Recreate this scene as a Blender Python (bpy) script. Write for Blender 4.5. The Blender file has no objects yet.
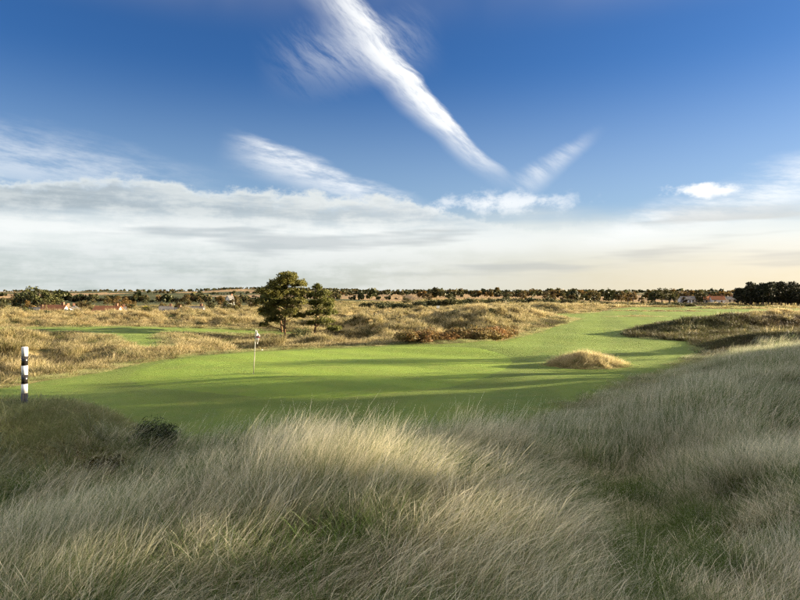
import bpy, math, random
import numpy as np
from mathutils import Vector

random.seed(7)
RNG = np.random.default_rng(11)
SC = bpy.context.scene
COL = SC.collection
R = math.radians

# ------------------------------------------------------------------ camera, sky, sun, exposure
CAM_Z = 4.15
cam = bpy.data.cameras.new('camera')
cam.lens = 27.0; cam.sensor_width = 36.0; cam.clip_start = 0.05; cam.clip_end = 20000
cam_o = bpy.data.objects.new('camera', cam); COL.objects.link(cam_o)
cam_o.location = (0, 0, CAM_Z)
cam_o.rotation_euler = (R(90 - 0.76), 0, 0)
SC.camera = cam_o
SUN_AZ, SUN_EL = 76.0, 8.0            # degrees right of the view axis (+Y), degrees above the horizon
SKY_STRENGTH = 0.10
SUN_STRENGTH = 5.0
SC.view_settings.view_transform = 'Standard'
SC.view_settings.look = 'None'
SC.view_settings.exposure = 2.3
SC.view_settings.gamma = 1.0
SC.view_settings.use_curve_mapping = False
SC.cycles.max_bounces = 4
SC.cycles.diffuse_bounces = 3
SC.cycles.transparent_max_bounces = 8
SC.cycles.denoising_prefilter = 'NONE'
SC.cycles.use_adaptive_sampling = True; SC.cycles.adaptive_threshold = 0.025; SC.cycles.adaptive_min_samples = 12

sl = bpy.data.lights.new('sun', 'SUN'); sl.energy = SUN_STRENGTH; sl.angle = R(0.5); sl.color = (1.0, 0.82, 0.56)
so = bpy.data.objects.new('sun', sl); COL.objects.link(so)
SUN_DIR = Vector((math.sin(R(SUN_AZ)) * math.cos(R(SUN_EL)), math.cos(R(SUN_AZ)) * math.cos(R(SUN_EL)), math.sin(R(SUN_EL))))
so.rotation_euler = SUN_DIR.to_track_quat('Z', 'Y').to_euler()
so.location = (60, 30, 40)


# --- a small expression builder for shader maths
class E:
    tree = None
    def __init__(s, sock): s.s = sock
    @staticmethod
    def m(op, *a, clamp=False):
        n = E.tree.nodes.new('ShaderNodeMath'); n.operation = op; n.use_clamp = clamp
        for i, v in enumerate(a):
            if isinstance(v, E): E.tree.links.new(v.s, n.inputs[i])
            else: n.inputs[i].default_value = float(v)
        return E(n.outputs[0])
    def __add__(s, o): return E.m('ADD', s, o)
    __radd__ = __add__
    def __sub__(s, o): return E.m('SUBTRACT', s, o)
    def __rsub__(s, o): return E.m('SUBTRACT', o, s)
    def __mul__(s, o): return E.m('MULTIPLY', s, o)
    __rmul__ = __mul__
    def __truediv__(s, o): return E.m('DIVIDE', s, o)
    def __neg__(s): return E.m('MULTIPLY', s, -1)
def e_ss(a, b, v):
    n = E.tree.nodes.new('ShaderNodeMapRange'); n.interpolation_type = 'SMOOTHSTEP'
    lo, hi, t0, t1 = (a, b, 0, 1) if (isinstance(a, E) or isinstance(b, E) or a < b) else (b, a, 1, 0)
    for k, x in ((1, lo), (2, hi)):
        if isinstance(x, E): E.tree.links.new(x.s, n.inputs[k])
        else: n.inputs[k].default_value = x
    n.inputs[3].default_value = t0; n.inputs[4].default_value = t1
    E.tree.links.new(v.s, n.inputs[0]); return E(n.outputs[0])
def e_sat(v): return E.m('ADD', v, 0.0, clamp=True)
def e_gauss(v): return E.m('EXPONENT', -(v * v))
def e_vec(x, y, z=0.0):
    n = E.tree.nodes.new('ShaderNodeCombineXYZ')
    for i, v in enumerate((x, y, z)):
        if isinstance(v, E): E.tree.links.new(v.s, n.inputs[i])
        else: n.inputs[i].default_value = v
    return E(n.outputs[0])
def e_noise(vec, scale=1.0, detail=4.0, rough=0.55, dist=0.0):
    n = E.tree.nodes.new('ShaderNodeTexNoise'); E.tree.links.new(vec.s, n.inputs['Vector'])
    n.inputs['Scale'].default_value = scale; n.inputs['Detail'].default_value = detail
    n.inputs['Roughness'].default_value = rough; n.inputs['Distortion'].default_value = dist
    return E(n.outputs[0])
def e_mix(f, a, b):
    n = E.tree.nodes.new('ShaderNodeMix'); n.data_type = 'RGBA'
    if isinstance(f, E): E.tree.links.new(f.s, n.inputs[0])
    else: n.inputs[0].default_value = f
    for k, x in ((6, a), (7, b)):
        if isinstance(x, E): E.tree.links.new(x.s, n.inputs[k])
        else: n.inputs[k].default_value = (*x, 1)
    return E(n.outputs[2])

def deg(px, py):
    az = math.atan((px - 400) / 600.0)
    return math.degrees(az), math.degrees(math.atan((292 - py) / math.hypot(600.0, px - 400)))

def build_world():
    w = bpy.data.worlds.new('World'); SC.world = w; w.use_nodes = True
    t = w.node_tree; E.tree = t
    for n in list(t.nodes): t.nodes.remove(n)
    out = t.nodes.new('ShaderNodeOutputWorld'); bg = t.nodes.new('ShaderNodeBackground')
    t.links.new(bg.outputs[0], out.inputs[0])
    sky = t.nodes.new('ShaderNodeTexSky'); sky.sky_type = 'NISHITA'; sky.sun_disc = False
    sky.sun_elevation = R(SUN_EL); sky.sun_rotation = R(SUN_AZ)
    sky.air_density = 1.0; sky.dust_density = 1.0; sky.ozone_density = 2.0
    hs = t.nodes.new('ShaderNodeHueSaturation'); hs.inputs['Saturation'].default_value = 1.15
    t.links.new(sky.outputs[0], hs.inputs['Color'])
    tc = t.nodes.new('ShaderNodeTexCoord'); sp = t.nodes.new('ShaderNodeSeparateXYZ')
    t.links.new(tc.outputs['Generated'], sp.inputs[0])
    x, y, z = (E(sp.outputs[i]) for i in range(3))
    az = E.m('ARCTAN2', x, y) * 57.29578
    el = E.m('ARCSINE', z) * 57.29578
    sund = E.m('MAXIMUM', x * SUN_DIR.x + y * SUN_DIR.y + z * SUN_DIR.z, 0.0)
    glow = E.m('POWER', sund, 8.0)
    # three shared noises keep the sky cheap
    warp = e_noise(e_vec(az * 0.10, el * 0.20), 1.0, 2, 0.55)
    puff = e_noise(e_vec(az * 0.42, el * 0.62, 2.0), 1.0, 5, 0.64)
    long = e_noise(e_vec(az * 0.05, el * 0.50, 12.0), 1.0, 3, 0.6)

    fibre = e_noise(e_vec(az * 0.16, el * 0.65 + az * 0.08, 7.0), 1.0, 5, 0.66)

    def streak(a, b, w0, w1, bend, soft, f, gain, taper=(0.0, 0.12, 0.93, 1.02), contrast=0.6, wob=1.6, seed=0.0):
        """A feathered cirrus streak from a to b (degrees); soft = edge widths on the upper and the lower side."""
        (ax, ay), (bx, by) = a, b
        L = math.hypot(bx - ax, by - ay); ux, uy = (bx - ax) / L, (by - ay) / L
        dx, dy = az - ax, el - ay
        s = (dx * ux + dy * uy) / L
        n = dx * uy - dy * ux
        n = n + bend * s * (1.0 - s) + (warp - 0.5) * wob
        wd = E.m('MAXIMUM', w0 + (w1 - w0) * s, 0.3)
        nn = n / wd
        if not isinstance(f, E): f = e_noise(e_vec(s * L * f[0] + n * f[2], n * f[1], seed), 1.0, 6, 0.66)
        nn = nn + (f - 0.5) * 0.9
        prof = e_ss(-soft[0], 0.0, nn) * e_ss(soft[1], 0.0, nn)
        body = (1.0 - contrast) + contrast * e_ss(0.30, 0.66, f)
        ends = e_ss(taper[0], taper[1], s) * e_ss(taper[3], taper[2], s)
        return e_sat(prof * body * ends * gain), f

    m1, f1 = streak(deg(306, -75), deg(515, 186), 2.2, 0.7, -2.4, (0.7, 2.3), (0.24, 0.62, 0.5), 1.3, (-0.5, 0.62, 0.70, 1.03), 0.65, 1.6, 1.0)
    m1b, _ = streak(deg(250, 70), deg(450, 40), 4.0, 3.4, 0.0, (1.0, 1.0), f1, 0.36, (0.0, 0.5, 0.6, 1.0), 0.95)
    m2, _ = streak(deg(518, 190), deg(604, 128), 1.6, 0.6, 0.0, (1.2, 1.2), f1, 0.50, (-0.1, 0.25, 0.40, 1.05), 0.7, 0.8)
    m3, _ = streak(deg(222, 136), deg(430, 210), 1.3, 1.0, 0.7, (1.0, 2.6), fibre, 0.95, (-0.02, 0.28, 0.55, 1.05), 0.8)
    m4, _ = streak(deg(540, 252), deg(860, 172), 1.0, 2.8, 0.0, (1.3, 1.2), fibre, 0.70, (0.0, 0.4, 2.5, 3.0), 0.75)
    m6, _ = streak(deg(-80, 150), deg(260, 192), 3.2, 1.4, 0.0, (1.5, 1.2), fibre, 0.50, (-3.0, -2.0, 0.3, 1.0), 0.85)
    # small cumulus on the right and broken puffs in the middle
    cx, cy = deg(706, 190)
    g7 = e_gauss((az - cx) / 3.6) * e_gauss((el - cy) / 0.8)
    m7 = e_ss(0.56, 0.80, puff * 0.75 + 0.46 * g7)
    cx2, cy2 = deg(500, 203)
    mid = e_gauss((az - cx2) / 9.0) * e_gauss((el - cy2) / 1.35)
    m8 = e_ss(0.48, 0.72, puff * 0.75 + 0.30 * mid) * mid
    # bright warm cirrus added high overhead, above the view, to fill the shaded foreground
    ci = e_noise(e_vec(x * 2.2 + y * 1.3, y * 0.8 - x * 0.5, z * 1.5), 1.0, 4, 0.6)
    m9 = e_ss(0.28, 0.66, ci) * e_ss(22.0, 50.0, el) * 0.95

    # long stratocumulus bank: scalloped bright top, grey body; thins towards the sun
    thin = e_ss(20.0, -6.0, az)
    top = 9.5 + (puff - 0.5) * 3.2 + (warp - 0.5) * 4.2 - e_ss(-8.0, 16.0, az) * 3.2 - e_ss(-14.0, -40.0, az) * 0.6
    layer = e_noise(e_vec(az * 0.085, el * 0.50, 21.0), 1.0, 5, 0.60)
    bank = e_ss(-0.25, 0.7, top - el) * (0.25 + 0.75 * thin)
    bank_body = e_ss(0.1, 1.5, top - el + (puff - 0.5) * 1.2) * e_ss(5.4, 7.6, el + (long - 0.5) * 3.0)
    veil = e_ss(8.6, 3.9, el + (warp - 0.5) * 3.0 + (long - 0.5) * 2.5)
    low_grey = e_ss(0.50, 0.68, long) * e_ss(0.6, 2.0, el) * e_ss(8.6, 5.5, el)

    white = (0.86, 0.875, 0.88)
    azr = e_ss(-24.0, 50.0, az)                      # towards the sun
    veil_col = e_mix(azr, (0.47, 0.535, 0.535), (0.84, 0.79, 0.67))
    hor_col = e_mix(azr, (0.32, 0.38, 0.35), (0.90, 0.74, 0.48))
    veil_col = e_mix(e_ss(5.2, 0.0, el), veil_col, hor_col)
    veil_col = e_mix(e_gauss((el - 5.2 + (warp - 0.5) * 2.0) / 1.5) * 0.55, veil_col, (0.84, 0.86, 0.83))   # luminous gap under the bank
    grey_col = e_mix(azr, (0.31, 0.365, 0.40), (0.56, 0.53, 0.48))
    skyc = E(hs.outputs[0])
    ms = t.nodes.new('ShaderNodeMix'); ms.data_type = 'RGBA'; ms.blend_type = 'MULTIPLY'; ms.inputs[0].default_value = 1.0
    t.links.new(skyc.s, ms.inputs[6]); k = SKY_MUL
    ms.inputs[7].default_value = (k[0], k[1], k[2], 1)
    c = E(ms.outputs[2])
    hi = e_mix(glow, white, (2.2, 1.95, 1.55))
    def over(c, m, col):
        nn = E.tree.nodes.new('ShaderNodeMix'); nn.data_type = 'RGBA'
        E.tree.links.new(e_sat(m).s, nn.inputs[0]); E.tree.links.new(c.s, nn.inputs[6])
        sc = E.tree.nodes.new('ShaderNodeVectorMath'); sc.operation = 'SCALE'
        if isinstance(col, E): E.tree.links.new(col.s, sc.inputs[0])
        else: sc.inputs[0].default_value = col
        sc.inputs['Scale'].default_value = 1.0 / SKY_STRENGTH * CLOUD
        E.tree.links.new(sc.outputs[0], nn.inputs[7]); return E(nn.outputs[2])
    c = over(c, e_ss(21.0, 5.0, el) * 0.36, e_mix(azr, (0.50, 0.66, 0.78), (0.66, 0.74, 0.80)))
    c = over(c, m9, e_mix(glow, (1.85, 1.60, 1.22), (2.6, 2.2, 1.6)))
    c = over(c, m6, hi); c = over(c, m1b, hi); c = over(c, m1, hi); c = over(c, m2, hi)
    c = over(c, veil * 0.92, veil_col)
    c = over(c, m3, hi); c = over(c, m4, hi)
    c = over(c, bank * (0.45 + 0.50 * e_ss(0.34, 0.60, layer + (puff - 0.5) * 0.4 + e_ss(0.9, 0.0, top - el) * 0.2)), e_mix(0.5, hi, veil_col))
    c = over(c, bank_body * thin * (0.42 + 0.5 * e_ss(-6.0, -36.0, az + (warp - 0.5) * 40.0)) * (0.50 + 0.60 * e_ss(0.64, 0.36, layer + (puff - 0.5) * 0.5)), grey_col)
    c = over(c, low_grey * 0.55, grey_col)
    c = over(c, m8 * 0.8, hi); c = over(c, m7, hi)
    c = over(c, e_ss(0.0, -2.0, el), (0.22, 0.23, 0.18))
    t.links.new(c.s, bg.inputs[0]); bg.inputs[1].default_value = SKY_STRENGTH
    w.cycles.sampling_method = 'MANUAL'; w.cycles.sample_map_resolution = 256
SKY_MUL = (0.140, 0.228, 0.385)
CLOUD = 0.25
build_world()

# ------------------------------------------------------------------ helpers
def link(o, parent=None):
    COL.objects.link(o)
    if parent is not None: o.parent = parent
    return o
def mesh_np(name, v, f, mat=None, smooth=True, attrs=None):
    me = bpy.data.meshes.new(name)
    v = np.asarray(v, np.float32)
    if isinstance(f, np.ndarray):
        nf, k = f.shape
        me.vertices.add(len(v)); me.vertices.foreach_set('co', v.ravel())
        me.loops.add(nf * k); me.loops.foreach_set('vertex_index', f.astype(np.int32).ravel())
        me.polygons.add(nf); me.polygons.foreach_set('loop_start', np.arange(0, nf * k, k, dtype=np.int32))
        me.update(calc_edges=True)
    else:
        me.from_pydata([tuple(p) for p in v], [], f); me.update()
    if smooth:
        me.polygons.foreach_set('use_smooth', np.ones(len(me.polygons), bool))
    if attrs:
        for k, (dom, arr) in attrs.items():
            a = me.attributes.new(k, 'FLOAT', dom); a.data.foreach_set('value', np.asarray(arr, np.float32).ravel())
    if mat: me.materials.append(mat)
    return me
def obj(name, me, parent=None, **props):
    o = bpy.data.objects.new(name, me); link(o, parent)
    for k, v in props.items(): o[k] = v
    return o
def empty(name, loc, rz=0.0, **props):
    o = bpy.data.objects.new(name, None); o.empty_display_size = 0.3; link(o)
    o.location = loc; o.rotation_euler = (0, 0, rz)
    for k, v in props.items(): o[k] = v
    return o

class MB:
    """collects simple solids into one mesh"""
    def __init__(s): s.v = []; s.f = []
    def add(s, v, f):
        b = len(s.v); s.v += [tuple(p) for p in v]; s.f += [tuple(i + b for i in q) for q in f]
    def box(s, x0, x1, y0, y1, z0, z1):
        v = [(x, y, z) for z in (z0, z1) for y in (y0, y1) for x in (x0, x1)]
        s.add(v, [(0, 2, 3, 1), (4, 5, 7, 6), (0, 1, 5, 4), (2, 6, 7, 3), (0, 4, 6, 2), (1, 3, 7, 5)])
    def lathe(s, prof, n=20, c=(0, 0, 0)):
        v = []; f = []
        for r, z in prof:
            for i in range(n):
                a = 2 * math.pi * i / n; v.append((c[0] + r * math.cos(a), c[1] + r * math.sin(a), c[2] + z))
        for j in range(len(prof) - 1):
            for i in range(n):
                k = (i + 1) % n; f.append((j * n + i, j * n + k, (j + 1) * n + k, (j + 1) * n + i))
        f.append(tuple(range(n))[::-1]); f.append(tuple((len(prof) - 1) * n + i for i in range(n)))
        s.add(v, f)
    def tube(s, pts, rad, n=6):
        pts = [Vector(p) for p in pts]; v = []; f = []
        for i, p in enumerate(pts):
            d = (pts[min(i + 1, len(pts) - 1)] - pts[max(i - 1, 0)]).normalized()
            u = d.orthogonal().normalized() if abs(d.z) > 0.95 else d.cross(Vector((0, 0, 1))).normalized()
            w = d.cross(u)
            for k in range(n):
                a = 2 * math.pi * k / n; v.append(p + (u * math.cos(a) + w * math.sin(a)) * rad[i])
        for j in range(len(pts) - 1):
            for k in range(n):
                k2 = (k + 1) % n; f.append((j * n + k, j * n + k2, (j + 1) * n + k2, (j + 1) * n + k))
        f.append(tuple((len(pts) - 1) * n + k for k in range(n)))
        s.add(v, f)
    def mesh(s, name, mat, smooth=False): return mesh_np(name, s.v, s.f, mat, smooth)

# --- noise
_perm = np.random.default_rng(5).permutation(512)
_perm = np.concatenate([_perm, _perm])
def _grad(ix, iy, fx, fy):
    h = _perm[(_perm[ix & 511] + iy) & 511] * (2 * np.pi / 512.0)
    return np.cos(h) * fx + np.sin(h) * fy
def perlin(x, y):
    x = np.asarray(x, float); y = np.asarray(y, float)
    ix = np.floor(x).astype(int); iy = np.floor(y).astype(int); fx = x - ix; fy = y - iy
    u = fx * fx * fx * (fx * (fx * 6 - 15) + 10); v = fy * fy * fy * (fy * (fy * 6 - 15) + 10)
    a = _grad(ix, iy, fx, fy); b = _grad(ix + 1, iy, fx - 1, fy)
    c = _grad(ix, iy + 1, fx, fy - 1); d = _grad(ix + 1, iy + 1, fx - 1, fy - 1)
    return ((a + (b - a) * u) * (1 - v) + (c + (d - c) * u) * v) * 1.5
def fbm(x, y, o=4, g=0.5):
    s = 0; a = 1.0; t = 0
    for i in range(o):
        s = s + a * perlin(x * 2 ** i + 17.3 * i, y * 2 ** i - 9.1 * i); t += a; a *= g
    return s / t
def ss(a, b, v):
    t = np.clip((v - a) / (b - a), 0, 1); return t * t * (3 - 2 * t)

# ------------------------------------------------------------------ the land
def poly_sd(poly, x, y):
    """signed distance, positive inside"""
    p = np.array(poly, float); q = np.roll(p, -1, 0)
    d2 = np.full(np.shape(x), 1e18); ins = np.zeros(np.shape(x), bool)
    for (x0, y0), (x1, y1) in zip(p, q):
        ex, ey = x1 - x0, y1 - y0
        t = np.clip(((x - x0) * ex + (y - y0) * ey) / (ex * ex + ey * ey + 1e-12), 0, 1)
        dx = x - x0 - t * ex; dy = y - y0 - t * ey
        d2 = np.minimum(d2, dx * dx + dy * dy)
        c = ((y0 > y) != (y1 > y)) & (x < (x1 - x0) * (y - y0) / (y1 - y0 + 1e-12) + x0)
        ins ^= c
    d = np.sqrt(d2); return np.where(ins, d, -d)
def smooth_poly(pts, it=2):
    p = np.array(pts, float)
    for _ in range(it):
        q = np.roll(p, -1, 0); p = np.stack([p * .75 + q * .25, p * .25 + q * .75], 1).reshape(-1, 2)
    return p
FW_MAIN = smooth_poly([(-20, 18.5), (-14, 17.2), (-7, 16.6), (-3, 16), (0, 15.4), (3, 17.5), (5.2, 20.5), (11, 28), (14.2, 31.5), (18, 37),
    (21.5, 42), (23, 47), (24.5, 50), (21, 54), (21.5, 59), (28, 70), (37, 82), (48, 96), (66, 108), (96, 122), (150, 140), (215, 170), (215, 215), (150, 228), (113, 222),
    (71, 176), (44, 130), (36, 112), (24, 112), (17, 107), (21, 100), (30, 97), (24, 84), (18.5, 72), (15.6, 65), (10.5, 54), (7, 48.5), (3.8, 46.6), (0, 47), (-5, 45), (-10.4, 41.5),
    (-14, 38.6), (-15, 35), (-15.8, 30), (-17.5, 25)], 2)
FW_PATH = smooth_poly([(-95, 66), (-60, 69), (-46, 69.5), (-36, 69), (-30, 64), (-25, 57), (-20.5, 50), (-18.5, 49.5), (-20, 54), (-24, 61), (-27, 67), (-27, 73), (-20, 75.4), (-13, 76), (-13, 78), (-26, 78.5), (-44, 76.5), (-60, 73.5), (-95, 71)], 2)
FW_PATH = FW_PATH * [0.93, 1.0] + [0.0, -6.0]
FW_FAR = smooth_poly([(0, 150), (6, 147), (13, 150), (13, 160), (4, 164), (-1, 158)], 2)
GREEN = smooth_poly([(-13.6, 30.5), (-14, 34.5), (-12.8, 38), (-9.5, 40.5), (-4.5, 43.8), (0.5, 45.4), (4.5, 44), (7, 40), (6.5, 34), (4.0, 28.5), (0.5, 24.5), (-4, 23), (-9, 24.5), (-12.4, 27.5)], 2)
BIG = 900.0
def fw_sd(x, y):
    m = poly_sd(FW_MAIN, x, y)
    e = 1.0 - np.hypot((x - 10.4) / 2.5, (y - 33.6) / 1.5)          # the tufted mound stands in the fairway
    m = np.minimum(m, -e * 1.6)
    for cx, cy, rx_, ry_ in ((55, 129, 13, 3.2), (84, 150, 17, 4.0), (66, 163, 13, 4.0), (108, 172, 20, 4.5), (125, 196, 24, 5.0), (40, 101, 5, 1.6), (150, 160, 18, 4)):
        m = np.minimum(m, (np.hypot((x - cx) / rx_, (y - cy) / ry_) - 1.0) * ry_)   # islands of rough
    m = np.maximum(m, poly_sd(FW_PATH, x, y)); m = np.maximum(m, poly_sd(FW_FAR, x, y))
    return m + 0.35 * perlin(x * 0.45, y * 0.45)
def gauss2(x, y, cx, cy, rx, ry, rot=0.0):
    c, s = math.cos(rot), math.sin(rot); dx, dy = x - cx, y - cy
    return np.exp(-(((dx * c + dy * s) / rx) ** 2 + ((-dx * s + dy * c) / ry) ** 2))
_tx = [-60, -20, -10, -6.5, -4, -1, 2, 4, 8, 14, 20, 28, 60]
_ty = [12.2, 12.4, 12.4, 12.0, 8.6, 7.3, 8.0, 9.0, 12.5, 19, 26, 30, 34]
_fx = [-60, -20, -10, -6, -3, 0, 3, 5, 11, 18, 24, 30, 60]
_fy = [16.5, 16.8, 16.4, 16.0, 15.2, 14.8, 16.8, 20, 27.2, 36.5, 40, 41, 45]
def far_hill(x, y):
    d = np.hypot(x, y); az = np.degrees(np.arctan2(x, np.maximum(y, 1e-3)))
    az = np.where(y < 0, 60 * np.sign(x), az)
    hx = [-60, -40, -33.7, -25, -18.4, -15.8, -12.7, -6.6, 0, 11, 18, 30, 45, 60]
    hz = [8, 6, 5, 7, 8, 15, 17, 12, 5, 3, 3, 2, 3, 4]
    top = np.interp(az, hx, hz) + 2.2 * fbm(x / 260, y / 260, 3)
    return (top + 2.0) * ss(1300, 2600, d)
def height(x, y, sd=None):
    x = np.asarray(x, float); y = np.asarray(y, float)
    if sd is None: sd = fw_sd(x, y)
    out = np.clip(-sd, 0, None)
    # the links land beyond the green: lower and rumpled
    lowz = -0.9 * ss(0.5, 7, out) * ss(24, 34, y) * ss(16, 2, x)
    amp = ss(0.8, 9, out) * ss(20, 45, y) * (1 - 0.75 * ss(105, 190, y)) * (1 - 0.85 * ss(14, 22, x) * ss(95, 80, y)) * (1 - 0.75 * np.clip(gauss2(x, y, -11, 62, 13, 10) * 1.3, 0, 1))
    wx = x + 5 * fbm(x / 30, y / 30, 2); wy = y + 5 * fbm(x / 30 + 40, y / 30, 2)
    bil = 1 - np.abs(fbm(wx / 19, wy / 13, 3)) * 2.6
    dune = 0.70 * np.clip(bil, -0.6, 1) + 0.85 * fbm(wx / 9.0, wy / 6.0, 3) + 0.7 * fbm(x / 55, y / 42, 2) + 0.75 * (0.5 - np.abs(fbm(x / 5.6, y / 4.2, 2)) * 2.4)
    z = lowz + amp * dune * 1.45
    z = z + 0.26 * fbm(x / 13, y / 9, 2) * ss(-2, 4, sd) + 0.5 * ss(60, 160, y) * fbm(x / 90 + 3, y / 70, 2)
    dd = np.hypot(x, y); left = ss(-0.10, -0.22, x / np.maximum(y, 1.0))
    z = z - (1.2 + 2.8 * left) * ss(165, 255, dd) - 0.8 * ss(105, 170, dd) * ss(30, 0, x) + (1.0 + 2.2 * left) * ss(520, 1100, dd)
    # foreground dune
    top = np.interp(x, _tx, _ty) + 0.5 * fbm(x / 3.0, y / 3.0, 2); foot = np.interp(x, _fx, _fy)
    P = 1.78 + 0.30 * gauss2(x, y, -0.8, 5.6, 3.2, 2.6) - 0.75 * gauss2(x, y, -6.3, 7.4, 2.8, 2.4) - 0.75 * gauss2(x, y, 3.0, 8.0, 1.3, 3.4, -0.25) \
        + 0.10 * gauss2(x, y, -8.2, 11.8, 3.6, 1.8) - 0.35 * ss(4, 9, x) + 0.30 * gauss2(x, y, 0, 0, 3.0, 3.0) - 0.34 * gauss2(x, y, -4.0, 9.0, 1.9, 2.6)
    P = P + (0.16 + 0.16 * ss(2.0, 5.0, x)) * fbm(x / 2.8, y / 2.8, 3) - 0.2 * ss(9, 20, y)
    fg = P * (1 - ss(0, 1, np.clip((y - top) / (foot - top), 0, 1)))
    z = z * ss(0.2, 1.0, (y - top) / (foot - top)) + fg
    # dune ridge along the right, outside the photograph: it shades the foreground
    rx = x - 45 - 9.0 * ss(38, 66, y) + 1.5 * np.sin(y / 9.0)
    endy = 51 + 0.35 * rx
    ridge = (7.0 - 4.0 * ss(32, 40, y) + 1.0 * fbm(x / 14, y / 14, 3)) * np.exp(-(rx / 8.0) ** 2) * ss(endy + 5, endy - 9, y) * ss(-90, -50, y)
    ridge = ridge + 0.25 * ss(12, 30, x) * ss(46, 24, y) * ss(-60, 0, y)
    z = z + ridge
    z = z + 1.3 * gauss2(x, y, 45, 26, 6, 3.2)  # unseen rise added to the ridge, shading the mound below the post
    # another unseen ridge farther along, added to shade the heather dunes
    z = z + (10.0 + 1.5 * fbm(x / 20, y / 20, 3)) * gauss2(x, y, 102, 66, 11, 15, 0.0)
    # heather dunes
    hz = 1.15 * gauss2(x, y, 29, 43.5, 6.5, 2.6, 0.05) + 0.7 * gauss2(x, y, 42, 47, 9, 4) + 1.4 * gauss2(x, y, 33, 62, 8.0, 2.8, 0.22) + 1.2 * gauss2(x, y, 47, 66, 10, 4, 0.15) \
        + 0.5 * gauss2(x, y, 44, 75, 14, 3, 0.2)
    z = z + 0.85 * hz * ss(-0.2, 2.5, out) * (1 + 0.25 * fbm(x / 4, y / 4, 3))
    # tufted mound, scrub bank, green shoulder
    z = z + 0.50 * gauss2(x, y, 10.4, 33.7, 1.6, 0.9)
    z = z + 0.25 * gauss2(x, y, 4.5, 48.2, 4.5, 1.2, 0.15)
    z = z - 0.9 * gauss2(x, y, -12, 67, 13, 7)
    z = z - 2.0 * ss(250, 330, dd) * ss(0.22, 0.36, x / np.maximum(y, 1.0)) * ss(900, 600, dd)
    z = z + far_hill(x, y)
    return z
def relief(x, y, r=2.6):
    """height above the surroundings: positive on crests, negative in hollows"""
    return height(x, y) - (height(x + r, y) + height(x - r, y) + height(x, y + r) + height(x, y - r)) / 4
def hz1(x, y): return float(height(np.array([x]), np.array([y]))[0])
def at(px, d): return (px - 400) / 600.0 * d

def axis(lo, hi, s0, grow, c=0.0):
    """coordinates from lo to hi, finest (s0) round c and growing away from it"""
    up = [c]
    while up[-1] < hi: up.append(up[-1] + s0 + abs(up[-1] - c) * grow)
    dn = [c]
    while dn[-1] > lo: dn.append(dn[-1] - s0 - abs(dn[-1] - c) * grow)
    return np.array(dn[::-1][:-1] + up)
def grid_mesh(xs, ys, zf, name, mat, keep=None):
    X, Y = np.meshgrid(xs, ys); sd = fw_sd(X, Y) if np.max(np.abs(X)) < 1e9 else None
    Z, cell = zf(X, Y, sd)
    n, m = X.shape
    idx = np.arange(n * m).reshape(n, m)
    q = np.stack([idx[:-1, :-1], idx[:-1, 1:], idx[1:, 1:], idx[1:, :-1]], -1).reshape(-1, 4)
    v = np.stack([X, Y, Z], -1).reshape(-1, 3)
    if cell is not None:
        kk = cell.reshape(-1)[q].any(1); q = q[kk]
        used = np.unique(q); remap = np.full(len(v), -1); remap[used] = np.arange(len(used)); q = remap[q]; v = v[used]
    return mesh_np(name, v, q, mat)

# ------------------------------------------------------------------ materials
def new_mat(name):
    m = bpy.data.materials.new(name); m.use_nodes = True; t = m.node_tree
    for n in list(t.nodes): t.nodes.remove(n)
    out = t.nodes.new('ShaderNodeOutputMaterial'); E.tree = t
    return m, t, out
def pos_vec(t):
    g = t.nodes.new('ShaderNodeNewGeometry'); return E(g.outputs['Position'])
def attr(t, name):
    a = t.nodes.new('ShaderNodeAttribute'); a.attribute_name = name; return E(a.outputs['Fac'])
def principled(t, col, rough=0.8, spec=0.2, bump=None, bstr=0.5, bdist=0.05):
    b = t.nodes.new('ShaderNodeBsdfPrincipled')
    if isinstance(col, E): t.links.new(col.s, b.inputs['Base Color'])
    else: b.inputs['Base Color'].default_value = (*col, 1)
    if isinstance(rough, E): t.links.new(rough.s, b.inputs['Roughness'])
    else: b.inputs['Roughness'].default_value = rough
    b.inputs['Specular IOR Level'].default_value = spec
    if bump is not None:
        n = t.nodes.new('ShaderNodeBump'); n.inputs['Strength'].default_value = bstr; n.inputs['Distance'].default_value = bdist
        t.links.new(bump.s, n.inputs['Height']); t.links.new(n.outputs[0], b.inputs['Normal'])
    return b
def plain(name, col, rough=0.6, spec=0.3, var=0.12, scale=8.0):
    m, t, out = new_mat(name)
    tc = t.nodes.new('ShaderNodeTexCoord'); n = e_noise(E(tc.outputs['Object']), scale, 4, 0.6)
    c = e_mix(e_ss(0.3, 0.7, n), tuple(x * (1 - var) for x in col), tuple(min(1, x * (1 + var)) for x in col))
    b = principled(t, c, rough, spec, n, 0.2, 0.01); t.links.new(b.outputs[0], out.inputs[0]); return m

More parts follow.
